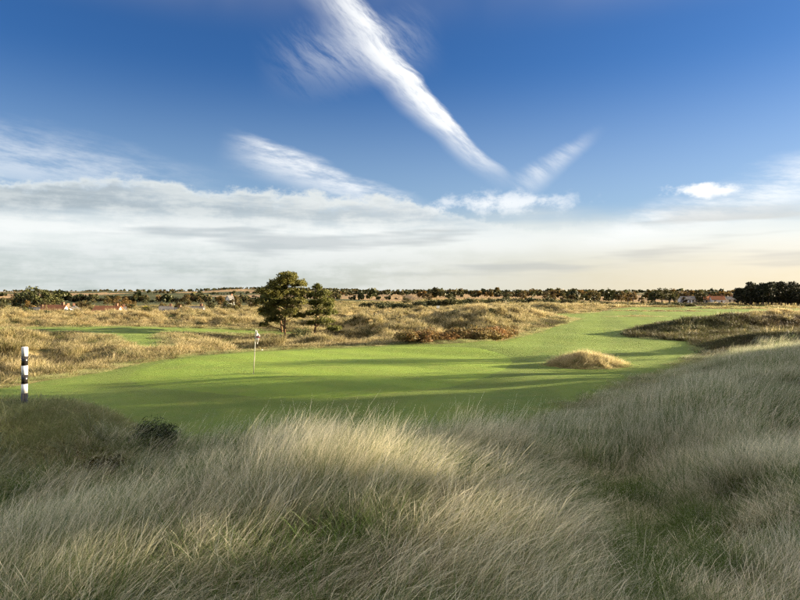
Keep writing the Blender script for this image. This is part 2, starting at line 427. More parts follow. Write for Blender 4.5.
def turf_mat(name, a, b, c, stripe=(0.9, 1.4), apron=False):
    m, t, out = new_mat(name); p = pos_vec(t)
    n1 = e_noise(p, 0.16, 4, 0.6); n2 = e_noise(p, 1.3, 5, 0.65); n3 = e_noise(p, 24.0, 3, 0.6); n4 = e_noise(p, 0.55, 3, 0.6)
    col = e_mix(e_ss(0.35, 0.65, n1), a, b)
    col = e_mix(e_ss(0.40, 0.68, n2) * 0.65, col, c)
    col = e_mix(e_ss(0.55, 0.75, n4) * 0.30, col, (0.17, 0.15, 0.05))
    col = e_mix(e_ss(0.35, 0.7, n3) * 0.20, col, tuple(x * 0.55 for x in a))
    sp = t.nodes.new('ShaderNodeSeparateXYZ'); t.links.new(p.s, sp.inputs[0])
    mow = E.m('SINE', (E(sp.outputs[0]) * stripe[0] + E(sp.outputs[1]) * stripe[1]) + n1 * 3.0)
    col = e_mix(e_ss(-0.5, 0.5, mow) * 0.26, col, tuple(min(1, x * 1.5) for x in b))
    if apron: col = e_mix(attr(t, 'apron') * 0.55, col, (0.085, 0.12, 0.016))
    bs = principled(t, col, 0.75, 0.15, n3 + e_noise(p, 70.0, 2, 0.5) * 0.7, 0.7, 0.03)
    bs.inputs['Sheen Weight'].default_value = 0.10; bs.inputs['Sheen Tint'].default_value = (0.6, 0.75, 0.25, 1); bs.inputs['Sheen Roughness'].default_value = 0.6
    t.links.new(bs.outputs[0], out.inputs[0]); return m
M_GREEN = turf_mat('putting_turf', (0.128, 0.208, 0.024), (0.155, 0.232, 0.026), (0.190, 0.235, 0.034))
M_FAIR = turf_mat('fairway_turf', (0.092, 0.150, 0.022), (0.120, 0.176, 0.026), (0.155, 0.177, 0.038), (1.1, -0.35), True)

def ground_mat():
    m, t, out = new_mat('rough_ground'); p = pos_vec(t)
    sp = t.nodes.new('ShaderNodeSeparateXYZ'); t.links.new(p.s, sp.inputs[0]); x, y = E(sp.outputs[0]), E(sp.outputs[1])
    d = E.m('SQRT', x * x + y * y)
    n1 = e_noise(p, 0.07, 5, 0.6); n2 = e_noise(p, 0.5, 5, 0.65); n3 = e_noise(p, 9.0, 4, 0.65); n4 = e_noise(p, 0.02, 3, 0.55)
    straw = e_mix(e_ss(0.3, 0.7, n3), (0.24, 0.185, 0.085), (0.38, 0.30, 0.15))
    olive = e_mix(e_ss(0.3, 0.7, n3), (0.055, 0.060, 0.022), (0.11, 0.105, 0.04))
    col = e_mix(e_ss(0.42, 0.60, n1 * 0.55 + n2 * 0.45), straw, olive)
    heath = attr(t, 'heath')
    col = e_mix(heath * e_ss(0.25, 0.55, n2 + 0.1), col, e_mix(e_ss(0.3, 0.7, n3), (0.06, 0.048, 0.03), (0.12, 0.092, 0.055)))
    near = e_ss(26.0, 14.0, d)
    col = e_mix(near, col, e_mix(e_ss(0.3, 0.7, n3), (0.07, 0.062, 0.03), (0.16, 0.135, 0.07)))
    # far farmland: a patchwork of stubble, plough and pasture
    v = t.nodes.new('ShaderNodeTexVoronoi'); v.inputs['Scale'].default_value = 1.0; v.inputs['Randomness'].default_value = 0.9
    vv = e_vec(x * 0.0042, y * 0.0019); t.links.new(vv.s, v.inputs['Vector'])
    spc = t.nodes.new('ShaderNodeSeparateColor'); t.links.new(v.outputs['Color'], spc.inputs[0]); q = E(spc.outputs[0])
    fld = e_mix(e_ss(0.30, 0.34, q), (0.095, 0.10, 0.045), (0.36, 0.25, 0.13))
    fld = e_mix(e_ss(0.56, 0.60, q), fld, (0.070, 0.078, 0.036))
    fld = e_mix(e_ss(0.80, 0.84, q), fld, (0.30, 0.215, 0.125))
    col = e_mix(e_ss(330.0, 460.0, d), col, fld)
    bs = principled(t, col, 0.9, 0.1, n3 + n2 * 2.0, 0.8, 0.15); t.links.new(bs.outputs[0], out.inputs[0]); return m
M_GROUND = ground_mat()

def grass_mat(name, root, mid, tip, alt, patch=0.45, transl=0.35, green_bias=0.0, gcol=(0.085, 0.125, 0.035)):
    m, t, out = new_mat(name)
    tt = attr(t, 'along'); rr = attr(t, 'blade'); p = pos_vec(t)
    oi = t.nodes.new('ShaderNodeObjectInfo'); rnd = E(oi.outputs['Random'])
    pn = e_noise(p, patch, 2, 0.6)
    pn2 = e_noise(p, patch * 0.21, 1, 0.6)
    stem = e_ss(0.45, 0.80, rr + (pn - 0.5) * 0.5)
    leaf = e_mix(e_ss(0.35, 0.62, pn2 * 0.6 + rr * 0.35 + rnd * 0.15 - green_bias), alt, gcol)
    if green_bias > 0: leaf = e_mix(e_ss(0.42 + green_bias, 0.60 + green_bias, pn2 * 0.65 + pn * 0.35), gcol, leaf)
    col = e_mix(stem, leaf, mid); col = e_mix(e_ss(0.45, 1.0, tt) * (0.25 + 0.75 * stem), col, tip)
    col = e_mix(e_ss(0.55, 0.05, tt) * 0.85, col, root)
    hv = t.nodes.new('ShaderNodeHueSaturation'); t.links.new(col.s, hv.inputs['Color'])
    t.links.new((0.80 + rr * 0.40 + (rnd - 0.5) * 0.40).s, hv.inputs['Value'])
    c = E(hv.outputs[0])
    b = principled(t, c, 0.55, 0.25)
    tr = t.nodes.new('ShaderNodeBsdfTranslucent'); t.links.new(c.s, tr.inputs[0])
    mx = t.nodes.new('ShaderNodeMixShader'); mx.inputs[0].default_value = transl
    t.links.new(b.outputs[0], mx.inputs[1]); t.links.new(tr.outputs[0], mx.inputs[2]); t.links.new(mx.outputs[0], out.inputs[0]); return m
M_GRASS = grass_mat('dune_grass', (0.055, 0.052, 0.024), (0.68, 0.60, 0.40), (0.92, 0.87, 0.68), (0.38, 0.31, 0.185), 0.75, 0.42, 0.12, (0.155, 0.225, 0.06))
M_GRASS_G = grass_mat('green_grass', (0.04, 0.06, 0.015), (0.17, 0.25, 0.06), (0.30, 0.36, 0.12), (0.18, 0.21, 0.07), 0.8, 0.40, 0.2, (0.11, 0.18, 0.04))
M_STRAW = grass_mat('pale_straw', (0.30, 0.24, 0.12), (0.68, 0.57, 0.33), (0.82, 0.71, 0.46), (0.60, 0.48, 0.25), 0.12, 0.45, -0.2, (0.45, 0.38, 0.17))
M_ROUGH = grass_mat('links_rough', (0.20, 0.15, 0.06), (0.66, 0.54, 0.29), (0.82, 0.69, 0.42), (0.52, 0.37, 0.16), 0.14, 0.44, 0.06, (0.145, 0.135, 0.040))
M_MARRAM = grass_mat('marram', (0.16, 0.15, 0.08), (0.48, 0.47, 0.33), (0.62, 0.60, 0.44), (0.42, 0.40, 0.25), 0.8, 0.35, 0.05, (0.22, 0.26, 0.13))
M_SHORT = grass_mat('mown_bank', (0.28, 0.27, 0.13), (0.52, 0.48, 0.27), (0.66, 0.60, 0.37), (0.44, 0.39, 0.21), 0.5, 0.45, 0.1, (0.28, 0.32, 0.11))
M_OLV = grass_mat('olive_hollow', (0.05, 0.055, 0.02), (0.13, 0.125, 0.045), (0.20, 0.18, 0.07), (0.10, 0.10, 0.035), 0.25, 0.30, 0.1, (0.085, 0.10, 0.03))
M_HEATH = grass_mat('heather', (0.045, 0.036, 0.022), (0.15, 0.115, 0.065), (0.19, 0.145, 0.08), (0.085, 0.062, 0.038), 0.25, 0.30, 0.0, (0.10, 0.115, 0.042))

# ------------------------------------------------------------------ ground, fairway, green
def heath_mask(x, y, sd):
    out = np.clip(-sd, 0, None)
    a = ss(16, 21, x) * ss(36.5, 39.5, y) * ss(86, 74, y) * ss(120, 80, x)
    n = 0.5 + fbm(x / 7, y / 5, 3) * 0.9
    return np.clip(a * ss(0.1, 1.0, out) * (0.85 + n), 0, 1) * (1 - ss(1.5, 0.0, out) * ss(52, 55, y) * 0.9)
xs = axis(-4200, 4200, 0.20, 0.021); ys = axis(-160, 5200, 0.20, 0.0165, 9.0)
def ground_z(X, Y, sd):
    Z = height(X, Y, sd)
    d = np.hypot(X, Y)
    return Z - np.clip(sd * 0.12, 0, 0.12 + 0.003 * np.clip(d - 40, 0, 200)), None
gm = grid_mesh(xs, ys, ground_z, 'ground', M_GROUND)
co = np.zeros(len(gm.vertices) * 3, np.float32); gm.vertices.foreach_get('co', co); co = co.reshape(-1, 3)
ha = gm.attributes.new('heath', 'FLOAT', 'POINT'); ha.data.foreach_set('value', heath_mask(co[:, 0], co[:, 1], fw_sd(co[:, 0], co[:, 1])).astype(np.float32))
obj('ground', gm, None, kind='structure', label='rumpled links land of straw coloured rough, heather and distant fields')
def fair_z(X, Y, sd):
    d = np.hypot(X, Y)
    g = poly_sd(GREEN, X, Y)
    return height(X, Y, sd) + np.clip(sd * 0.12, -0.4, 0.03) - np.clip(g * 0.05, 0, 0.03), sd > -1.2
fm = grid_mesh(axis(-100, 230, 0.35, 0.012), axis(10, 240, 0.35, 0.012, 20.0), fair_z, 'fairway', M_FAIR)
fc = np.zeros(len(fm.vertices) * 3, np.float32); fm.vertices.foreach_get('co', fc); fc = fc.reshape(-1, 3)
fa = fm.attributes.new('apron', 'FLOAT', 'POINT'); gsd = poly_sd(GREEN, fc[:, 0], fc[:, 1])
fa.data.foreach_set('value', (np.exp(-((gsd + 0.9) / 0.8) ** 2) * (gsd < 0.3)).astype(np.float32))
obj('fairway', fm, None, kind='structure', label='mown green fairway sweeping round between the dunes')
def green_z(X, Y, sd):
    g = poly_sd(GREEN, X, Y) + 0.15 * perlin(X * .5, Y * .5)
    return height(X, Y, sd) + 0.03 + np.clip(g * 0.05, -0.05, 0.012), g > -0.5
obj('putting_green', grid_mesh(np.arange(-16, 10, 0.35), np.arange(20, 48, 0.35), green_z, 'putting_green', M_GREEN), None, kind='structure', label='smooth putting green round the flagstick')

# ------------------------------------------------------------------ grass: tuft prototypes, scattered as stuff
def blades(n, r, lmin, lmax, w, lean0, lean1, spread, seg=4, seed_frac=0.25, rng=None, wind=1.0):
    g = rng or RNG
    a = g.uniform(0, 2 * np.pi, n); rad = r * np.sqrt(g.uniform(0, 1, n))
    bx, by = rad * np.cos(a), rad * np.sin(a)
    L = g.uniform(lmin, lmax, n)
    out = np.arctan2(by, bx) ; wd = g.normal(0, spread, n)
    dirx = wind * np.cos(wd) + (1 - wind) * np.cos(out + g.normal(0, .6, n)); diry = wind * np.sin(wd) + (1 - wind) * np.sin(out + g.normal(0, .6, n))
    phi = np.arctan2(diry, dirx)
    th0 = np.abs(g.normal(lean0, 0.15, n)); th1 = g.uniform(0.5, 1.3, n) * lean1
    t = np.linspace(0, 1, seg + 1)
    P = np.zeros((n, seg + 1, 3)); P[:, 0, 0] = bx; P[:, 0, 1] = by; P[:, 0, 2] = -0.04
    for k in range(1, seg + 1):
        th = th0 + th1 * ((t[k] + t[k - 1]) / 2) ** 1.4
        s = L / seg
        P[:, k, 0] = P[:, k - 1, 0] + s * np.sin(th) * np.cos(phi); P[:, k, 1] = P[:, k - 1, 1] + s * np.sin(th) * np.sin(phi)
        P[:, k, 2] = P[:, k - 1, 2] + s * np.cos(th)
    tw = phi + np.pi / 2 + g.normal(0, 0.7, n)
    side = np.stack([np.cos(tw), np.sin(tw), np.zeros(n)], -1)
    ww = w * g.uniform(0.6, 1.4, n)
    prof = np.interp(t, [0, 0.3, 1], [0.8, 1.0, 0.12])
    seedy = g.uniform(0, 1, n) < seed_frac
    W = ww[:, None] * np.where(seedy[:, None], np.interp(t, [0, 0.7, 0.78, 0.9, 1], [0.45, 0.35, 1.2, 1.5, 0.15])[None], prof[None])
    V = np.stack([P - side[:, None] * W[..., None] / 2, P + side[:, None] * W[..., None] / 2], 2).reshape(-1, 3)
    i = np.arange(n)[:, None] * (seg + 1) * 2 + np.arange(seg)[None] * 2
    F = np.stack([i, i + 1, i + 3, i + 2], -1).reshape(-1, 4)
    al = np.repeat(np.tile(t, n), 2); rr = np.repeat(np.where(seedy, g.uniform(0.72, 1.0, n), g.uniform(0, 0.66, n)), (seg + 1) * 2)
    return V, F, al, rr
def tuft_set(name, k, mat, clumps=1, R=0.0, **kw):
    """k prototypes; each is a patch of several clumps whose blades share a lean, a length and a shade"""
    c = bpy.data.collections.new(name)
    for i in range(k):
        Vs, Fs, As, Rs = [], [], [], []; off = 0
        for j in range(clumps):
            q = dict(kw); f = RNG.uniform(0.62, 1.25) if clumps > 1 else 1.0
            q['lmin'] *= f; q['lmax'] *= f; q['lean0'] = q['lean0'] * RNG.uniform(0.6, 1.5)
            V, F, al, rr = blades(**q)
            cc, ss_ = 1.0, 0.0
            if clumps > 1:
                a = RNG.normal(0, 0.30 + 0.5 * (1 - q['wind'])); cc, ss_ = math.cos(a), math.sin(a)
            x = V[:, 0] * cc - V[:, 1] * ss_; y = V[:, 0] * ss_ + V[:, 1] * cc
            rad = R * math.sqrt(RNG.uniform(0, 1)); an = RNG.uniform(0, 2 * np.pi)
            V = np.stack([x + rad * math.cos(an), y + rad * math.sin(an), V[:, 2]], -1)
            rr = np.clip(rr + RNG.uniform(-0.14, 0.14), 0, 1)
            Vs.append(V); Fs.append(F + off); As.append(al); Rs.append(rr); off += len(V)
        me = mesh_np(f'{name}_{i:02d}', np.concatenate(Vs), np.concatenate(Fs), mat, True, {'along': ('POINT', np.concatenate(As)), 'blade': ('POINT', np.concatenate(Rs))})
        c.objects.link(bpy.data.objects.new(f'{name}_{i:02d}', me))
    return c, k
def scatter(name, label, pts, rot, scl, idx, coll):
    me = bpy.data.meshes.new(name); me.vertices.add(len(pts)); me.vertices.foreach_set('co', np.asarray(pts, np.float32).ravel())
    for nm, arr in (('rot', rot), ('scl', scl)):
        a = me.attributes.new(nm, 'FLOAT_VECTOR', 'POINT'); a.data.foreach_set('vector', np.asarray(arr, np.float32).ravel())
    a = me.attributes.new('idx', 'INT', 'POINT'); a.data.foreach_set('value', np.asarray(idx, np.int32))
    o = obj(name, me, None, kind='stuff', label=label)
    ng = bpy.data.node_groups.new(name + '_scatter', 'GeometryNodeTree')
    ng.interface.new_socket('Geometry', in_out='INPUT', socket_type='NodeSocketGeometry')
    ng.interface.new_socket('Geometry', in_out='OUTPUT', socket_type='NodeSocketGeometry')
    N = ng.nodes.new; Lk = ng.links.new
    gi, go = N('NodeGroupInput'), N('NodeGroupOutput')
    ci = N('GeometryNodeCollectionInfo'); ci.inputs['Collection'].default_value = coll
    ci.inputs['Separate Children'].default_value = True; ci.inputs['Reset Children'].default_value = True
    ip = N('GeometryNodeInstanceOnPoints'); ip.inputs['Pick Instance'].default_value = True
    def na(nm, ty):
        n = N('GeometryNodeInputNamedAttribute'); n.data_type = ty; n.inputs['Name'].default_value = nm; return n.outputs['Attribute']
    Lk(gi.outputs[0], ip.inputs['Points']); Lk(ci.outputs[0], ip.inputs['Instance'])
    Lk(na('idx', 'INT'), ip.inputs['Instance Index'])
    er = N('FunctionNodeEulerToRotation'); Lk(na('rot', 'FLOAT_VECTOR'), er.inputs[0]); Lk(er.outputs[0], ip.inputs['Rotation'])
    Lk(na('scl', 'FLOAT_VECTOR'), ip.inputs['Scale']); Lk(ip.outputs[0], go.inputs[0])
    md = o.modifiers.new('scatter', 'NODES'); md.node_group = ng
    return o
def rand_pts(n, y0, y1, half=0.78, pad=2.5, x0=None, x1=None, power=1.0):
    """uniform points over the wedge of land ahead, y0..y1"""
    xm = half * y1 + pad
    k = 0; out = []
    while k < n:
        y = RNG.uniform(y0, y1, n * 2); x = RNG.uniform(-xm if x0 is None else x0, xm if x1 is None else x1, n * 2)
        ok = np.abs(x) < half * y + pad
        p = np.stack([x[ok], y[ok]], -1); out.append(p); k += len(p)
    return np.concatenate(out)[:n]
def do_scatter(name, label, p, coll, zoff=0.0, smin=0.75, smax=1.25, yaw=0.45, tilt=0.06, hfun=None, flip=None):
    c, k = coll
    x, y = p[:, 0], p[:, 1]
    z = height(x, y) + zoff; e = 0.5
    gx = (height(x + e, y) - height(x - e, y)) / (2 * e); gy = (height(x, y + e) - height(x, y - e)) / (2 * e)
    gx = np.clip(gx, -0.8, 0.8); gy = np.clip(gy, -0.8, 0.8)
    n = len(p)
    rz = RNG.normal(0, yaw, n) if flip is None else RNG.uniform(-np.pi, np.pi, n)
    lx = gx * np.cos(rz) + gy * np.sin(rz); ly = -gx * np.sin(rz) + gy * np.cos(rz)      # slope in the patch's own frame
    rot = np.stack([np.arctan(ly) + RNG.normal(0, tilt, n), -np.arctan(lx) + RNG.normal(0, tilt, n), rz], -1)
    s = RNG.uniform(smin, smax, n); h = s * (hfun(x, y) if hfun else 1.0)
    sc = np.stack([s, s, h], -1)
    return scatter(name, label, np.column_stack([p, z]), rot, sc, RNG.integers(0, k, n), c)

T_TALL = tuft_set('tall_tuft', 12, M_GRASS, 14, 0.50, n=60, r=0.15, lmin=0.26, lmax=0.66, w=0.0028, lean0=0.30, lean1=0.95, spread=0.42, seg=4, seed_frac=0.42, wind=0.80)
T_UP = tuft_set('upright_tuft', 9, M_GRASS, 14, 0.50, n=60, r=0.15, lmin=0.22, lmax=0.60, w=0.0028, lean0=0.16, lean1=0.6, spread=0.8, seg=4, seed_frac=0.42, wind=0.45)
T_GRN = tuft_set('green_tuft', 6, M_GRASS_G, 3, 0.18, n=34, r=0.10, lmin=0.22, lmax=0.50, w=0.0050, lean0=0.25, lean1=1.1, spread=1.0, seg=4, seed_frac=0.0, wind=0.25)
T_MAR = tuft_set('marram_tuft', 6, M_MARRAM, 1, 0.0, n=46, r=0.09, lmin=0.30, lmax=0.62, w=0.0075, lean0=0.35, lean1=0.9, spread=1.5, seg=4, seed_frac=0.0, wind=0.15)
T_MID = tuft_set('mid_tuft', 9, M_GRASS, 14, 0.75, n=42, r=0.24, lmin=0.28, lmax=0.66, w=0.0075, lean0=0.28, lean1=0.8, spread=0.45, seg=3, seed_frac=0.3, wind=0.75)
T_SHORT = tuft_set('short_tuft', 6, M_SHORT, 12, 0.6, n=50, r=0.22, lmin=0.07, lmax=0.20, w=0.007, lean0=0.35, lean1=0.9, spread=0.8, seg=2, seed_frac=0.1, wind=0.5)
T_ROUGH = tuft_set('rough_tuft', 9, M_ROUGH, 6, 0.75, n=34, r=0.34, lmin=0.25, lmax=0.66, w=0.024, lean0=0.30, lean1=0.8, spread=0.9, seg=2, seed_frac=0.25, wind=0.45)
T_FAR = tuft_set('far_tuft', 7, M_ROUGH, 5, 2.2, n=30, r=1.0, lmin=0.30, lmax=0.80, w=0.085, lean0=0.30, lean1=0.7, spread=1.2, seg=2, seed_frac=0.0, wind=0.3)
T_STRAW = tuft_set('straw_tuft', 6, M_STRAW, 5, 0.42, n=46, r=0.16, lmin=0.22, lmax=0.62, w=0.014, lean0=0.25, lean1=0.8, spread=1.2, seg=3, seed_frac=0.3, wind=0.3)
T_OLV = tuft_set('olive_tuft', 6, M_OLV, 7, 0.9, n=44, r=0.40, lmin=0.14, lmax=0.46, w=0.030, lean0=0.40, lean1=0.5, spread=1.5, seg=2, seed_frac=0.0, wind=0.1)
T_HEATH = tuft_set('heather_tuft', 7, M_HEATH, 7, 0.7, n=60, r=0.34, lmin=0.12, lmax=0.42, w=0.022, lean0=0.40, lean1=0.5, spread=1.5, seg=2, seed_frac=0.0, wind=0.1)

# bank of shorter grass round the post mound
def short_zone(x, y):
    return ss(-3.6, -5.2, x) * ss(7.6, 9.2, y)
p = rand_pts(1450, 0.6, 10.5, 0.80, 2.2)
k = RNG.uniform(0, 1, len(p)) > short_zone(p[:, 0], p[:, 1])
w_up = 0.15 + 0.75 * ss(1.5, 4.5, p[:, 0] + fbm(p[:, 0] / 2, p[:, 1] / 2, 2) * 2)
up = RNG.uniform(0, 1, len(p)) < w_up
thin = fbm(p[:, 0] / 1.3 + 9, p[:, 1] / 1.3, 3)
k &= RNG.uniform(0, 1, len(p)) < 0.78 + 1.9 * thin
hh = lambda x, y: np.clip(0.82 + 0.95 * fbm(x / 1.9, y / 1.9, 3) - 0.42 * gauss2(x, y, -3.6, 8.6, 1.3, 2.2) - 0.40 * gauss2(x, y, 3.0, 7.5, 1.2, 3.0, -0.25), 0.4, 1.4)
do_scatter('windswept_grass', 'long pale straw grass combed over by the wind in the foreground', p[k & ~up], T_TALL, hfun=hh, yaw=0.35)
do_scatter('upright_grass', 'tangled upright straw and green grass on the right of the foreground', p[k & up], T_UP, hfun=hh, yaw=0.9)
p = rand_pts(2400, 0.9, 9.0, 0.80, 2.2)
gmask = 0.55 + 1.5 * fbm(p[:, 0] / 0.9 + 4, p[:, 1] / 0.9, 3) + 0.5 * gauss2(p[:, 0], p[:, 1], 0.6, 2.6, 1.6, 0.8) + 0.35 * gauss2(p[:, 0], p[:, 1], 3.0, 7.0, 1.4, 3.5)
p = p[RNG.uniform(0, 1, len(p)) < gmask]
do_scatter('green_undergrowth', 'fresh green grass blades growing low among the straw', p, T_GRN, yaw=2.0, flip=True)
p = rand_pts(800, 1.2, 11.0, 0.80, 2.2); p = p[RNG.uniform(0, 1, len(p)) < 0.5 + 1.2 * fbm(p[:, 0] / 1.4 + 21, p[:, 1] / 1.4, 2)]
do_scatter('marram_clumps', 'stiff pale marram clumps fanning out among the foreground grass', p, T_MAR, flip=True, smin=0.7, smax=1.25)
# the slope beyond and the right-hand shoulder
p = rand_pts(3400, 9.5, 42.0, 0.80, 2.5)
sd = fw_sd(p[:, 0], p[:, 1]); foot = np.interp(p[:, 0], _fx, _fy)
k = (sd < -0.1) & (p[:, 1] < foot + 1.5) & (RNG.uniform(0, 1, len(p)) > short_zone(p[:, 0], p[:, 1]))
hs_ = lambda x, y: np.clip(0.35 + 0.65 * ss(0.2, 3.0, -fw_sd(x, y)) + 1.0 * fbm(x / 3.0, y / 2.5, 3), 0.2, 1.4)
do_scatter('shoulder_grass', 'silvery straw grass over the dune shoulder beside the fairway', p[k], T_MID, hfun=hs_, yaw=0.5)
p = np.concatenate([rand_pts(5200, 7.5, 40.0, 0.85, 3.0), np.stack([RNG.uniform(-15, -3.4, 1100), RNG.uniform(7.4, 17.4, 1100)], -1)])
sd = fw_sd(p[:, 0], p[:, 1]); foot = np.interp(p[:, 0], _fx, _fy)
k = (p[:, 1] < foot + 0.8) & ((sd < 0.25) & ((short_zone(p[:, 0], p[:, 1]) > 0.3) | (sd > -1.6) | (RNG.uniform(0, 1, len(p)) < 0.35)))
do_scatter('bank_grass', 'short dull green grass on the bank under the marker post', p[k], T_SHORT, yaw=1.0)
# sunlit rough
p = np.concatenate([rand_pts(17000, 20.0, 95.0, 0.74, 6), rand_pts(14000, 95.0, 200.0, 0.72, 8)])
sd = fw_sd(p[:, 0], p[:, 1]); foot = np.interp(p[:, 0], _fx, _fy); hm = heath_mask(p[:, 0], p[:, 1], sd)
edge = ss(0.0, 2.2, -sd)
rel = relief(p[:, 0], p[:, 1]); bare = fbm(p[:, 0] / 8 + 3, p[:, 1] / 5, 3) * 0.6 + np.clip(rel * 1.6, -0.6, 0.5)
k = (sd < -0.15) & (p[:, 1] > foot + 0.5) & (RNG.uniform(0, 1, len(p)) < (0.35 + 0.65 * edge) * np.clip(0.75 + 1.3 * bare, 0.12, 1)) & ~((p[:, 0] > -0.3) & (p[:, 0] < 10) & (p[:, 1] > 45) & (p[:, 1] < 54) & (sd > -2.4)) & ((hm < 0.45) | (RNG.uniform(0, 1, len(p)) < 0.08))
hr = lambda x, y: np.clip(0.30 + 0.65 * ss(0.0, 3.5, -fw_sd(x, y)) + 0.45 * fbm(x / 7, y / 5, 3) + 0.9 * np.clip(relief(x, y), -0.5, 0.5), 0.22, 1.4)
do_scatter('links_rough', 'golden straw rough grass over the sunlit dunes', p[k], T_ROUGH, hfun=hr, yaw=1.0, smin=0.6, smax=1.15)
p = rand_pts(11000, 150.0, 420.0, 0.72, 10)
sd = fw_sd(p[:, 0], p[:, 1]); k = (sd < -0.5) & (RNG.uniform(0, 1, len(p)) < np.clip(0.6 + 1.5 * fbm(p[:, 0] / 22, p[:, 1] / 12, 3), 0.08, 1))
do_scatter('far_rough', 'straw coloured rough before the far tree line', p[k], T_FAR, hfun=lambda x, y: 1.0 + 0 * x, yaw=2, flip=True, smin=0.7, smax=1.4)
p = rand_pts(60000, 18.0, 120.0, 0.74, 6); sd = fw_sd(p[:, 0], p[:, 1]); k = (sd > -1.5) & (sd < 0.35) & (RNG.uniform(0, 1, len(p)) < ss(0.45, -0.4, sd + 0.5 * perlin(p[:, 0] * .8, p[:, 1] * .8)))
do_scatter('semi_rough', 'fringe of half long grass between the mown turf and the rough', p[k], T_SHORT, flip=True, smin=0.6, smax=1.3)
# dark low growth in the hollows of the rough
p = np.concatenate([rand_pts(9000, 38.0, 110.0, 0.74, 6), rand_pts(5000, 110.0, 230.0, 0.72, 8)])
sd = fw_sd(p[:, 0], p[:, 1]); foot = np.interp(p[:, 0], _fx, _fy)
hol = 0.7 * fbm(p[:, 0] / 11 + 31, p[:, 1] / 5.5, 3) - 1.1 * np.clip(relief(p[:, 0], p[:, 1]), -0.6, 0.6)
k = (sd < -1.5) & (p[:, 1] > foot + 2) & (RNG.uniform(0, 1, len(p)) < ss(0.02, 0.30, hol))
do_scatter('hollow_scrub', 'dark olive low growth in the hollows of the rough', p[k], T_OLV, flip=True, smin=0.7, smax=1.4)
# heather
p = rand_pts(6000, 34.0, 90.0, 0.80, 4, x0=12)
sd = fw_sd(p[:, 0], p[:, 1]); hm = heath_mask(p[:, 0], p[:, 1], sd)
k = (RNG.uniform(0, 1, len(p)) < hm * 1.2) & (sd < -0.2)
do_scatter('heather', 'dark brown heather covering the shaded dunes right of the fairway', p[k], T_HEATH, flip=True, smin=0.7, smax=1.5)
# grass on the mound in the fairway
n = 130
p = np.stack([RNG.normal(10.4, 1.05, n), RNG.normal(33.75, 0.5, n)], -1)
p = p[fw_sd(p[:, 0], p[:, 1]) < -0.1]
do_scatter('mound_grass', 'sunlit straw tuft growing on the small mound in the fairway', p, T_STRAW, smin=0.45, smax=0.9, yaw=1.0)

# ------------------------------------------------------------------ trees and shrubs
def leaf_mat(name, cols, transl=0.3, rough=0.6):
    """leaf colour drifts from clump to clump and from tree to tree"""
    m, t, out = new_mat(name); rr = attr(t, 'blade')
    oi = t.nodes.new('ShaderNodeObjectInfo'); rnd = E(oi.outputs['Random'])
    cr = t.nodes.new('ShaderNodeValToRGB'); el = cr.color_ramp.elements
    el[0].position = 0; el[0].color = (*cols[0], 1); el[1].position = 1; el[1].color = (*cols[-1], 1)
    for i, c in enumerate(cols[1:-1]): e = el.new((i + 1) / (len(cols) - 1)); e.color = (*c, 1)
    t.links.new(e_sat(rnd * 0.8 + rr * 0.2).s, cr.inputs[0])
    hv = t.nodes.new('ShaderNodeHueSaturation'); t.links.new(cr.outputs[0], hv.inputs['Color']); t.links.new((0.6 + rr * 0.8).s, hv.inputs['Value'])
    c = E(hv.outputs[0]); b = principled(t, c, rough, 0.25)
    tr = t.nodes.new('ShaderNodeBsdfTranslucent'); t.links.new(c.s, tr.inputs[0])
    mx = t.nodes.new('ShaderNodeMixShader'); mx.inputs[0].default_value = transl
    t.links.new(b.outputs[0], mx.inputs[1]); t.links.new(tr.outputs[0], mx.inputs[2]); t.links.new(mx.outputs[0], out.inputs[0]); return m
def bark_mat(name, a, b):
    m, t, out = new_mat(name); tc = t.nodes.new('ShaderNodeTexCoord'); mp = t.nodes.new('ShaderNodeMapping'); mp.inputs['Scale'].default_value = (9, 9, 1.6)
    t.links.new(tc.outputs['Object'], mp.inputs[0]); n = e_noise(E(mp.outputs[0]), 1.5, 5, 0.65)
    bs = principled(t, e_mix(e_ss(0.35, 0.65, n), a, b), 0.9, 0.1, n, 0.8, 0.04); t.links.new(bs.outputs[0], out.inputs[0]); return m
M_NEEDLE = leaf_mat('pine_needles', [(0.095, 0.110, 0.026), (0.13, 0.135, 0.032), (0.18, 0.155, 0.040)], 0.3)
M_NEEDLE_Y = leaf_mat('young_needles', [(0.10, 0.12, 0.045), (0.15, 0.15, 0.06)], 0.3)
M_DARKPINE = leaf_mat('wood_needles', [(0.024, 0.028, 0.013), (0.040, 0.040, 0.018)], 0.12)
M_AUTUMN = leaf_mat('autumn_leaves', [(0.055, 0.066, 0.022), (0.095, 0.078, 0.028), (0.050, 0.062, 0.024), (0.170, 0.100, 0.028), (0.060, 0.072, 0.026), (0.12, 0.078, 0.028), (0.045, 0.058, 0.024)], 0.3)
M_YELLOW = leaf_mat('yellow_leaves', [(0.16, 0.17, 0.02), (0.22, 0.21, 0.025)], 0.35)
M_GORSE = leaf_mat('gorse', [(0.040, 0.050, 0.018), (0.070, 0.075, 0.022), (0.10, 0.08, 0.028)], 0.15)
M_SCRUB = leaf_mat('bramble', [(0.24, 0.18, 0.065), (0.19, 0.145, 0.055), (0.26, 0.135, 0.050), (0.21, 0.17, 0.065)], 0.3)
M_OLIVE = leaf_mat('olive_scrub', [(0.11, 0.085, 0.022), (0.075, 0.072, 0.020), (0.14, 0.095, 0.026)], 0.3)
M_BROOM = leaf_mat('broom', [(0.030, 0.045, 0.018), (0.05, 0.065, 0.024)], 0.2)
M_BARK = bark_mat('pine_bark', (0.10, 0.06, 0.035), (0.24, 0.14, 0.075))
M_DBARK = bark_mat('dark_bark', (0.05, 0.04, 0.03), (0.12, 0.09, 0.065))

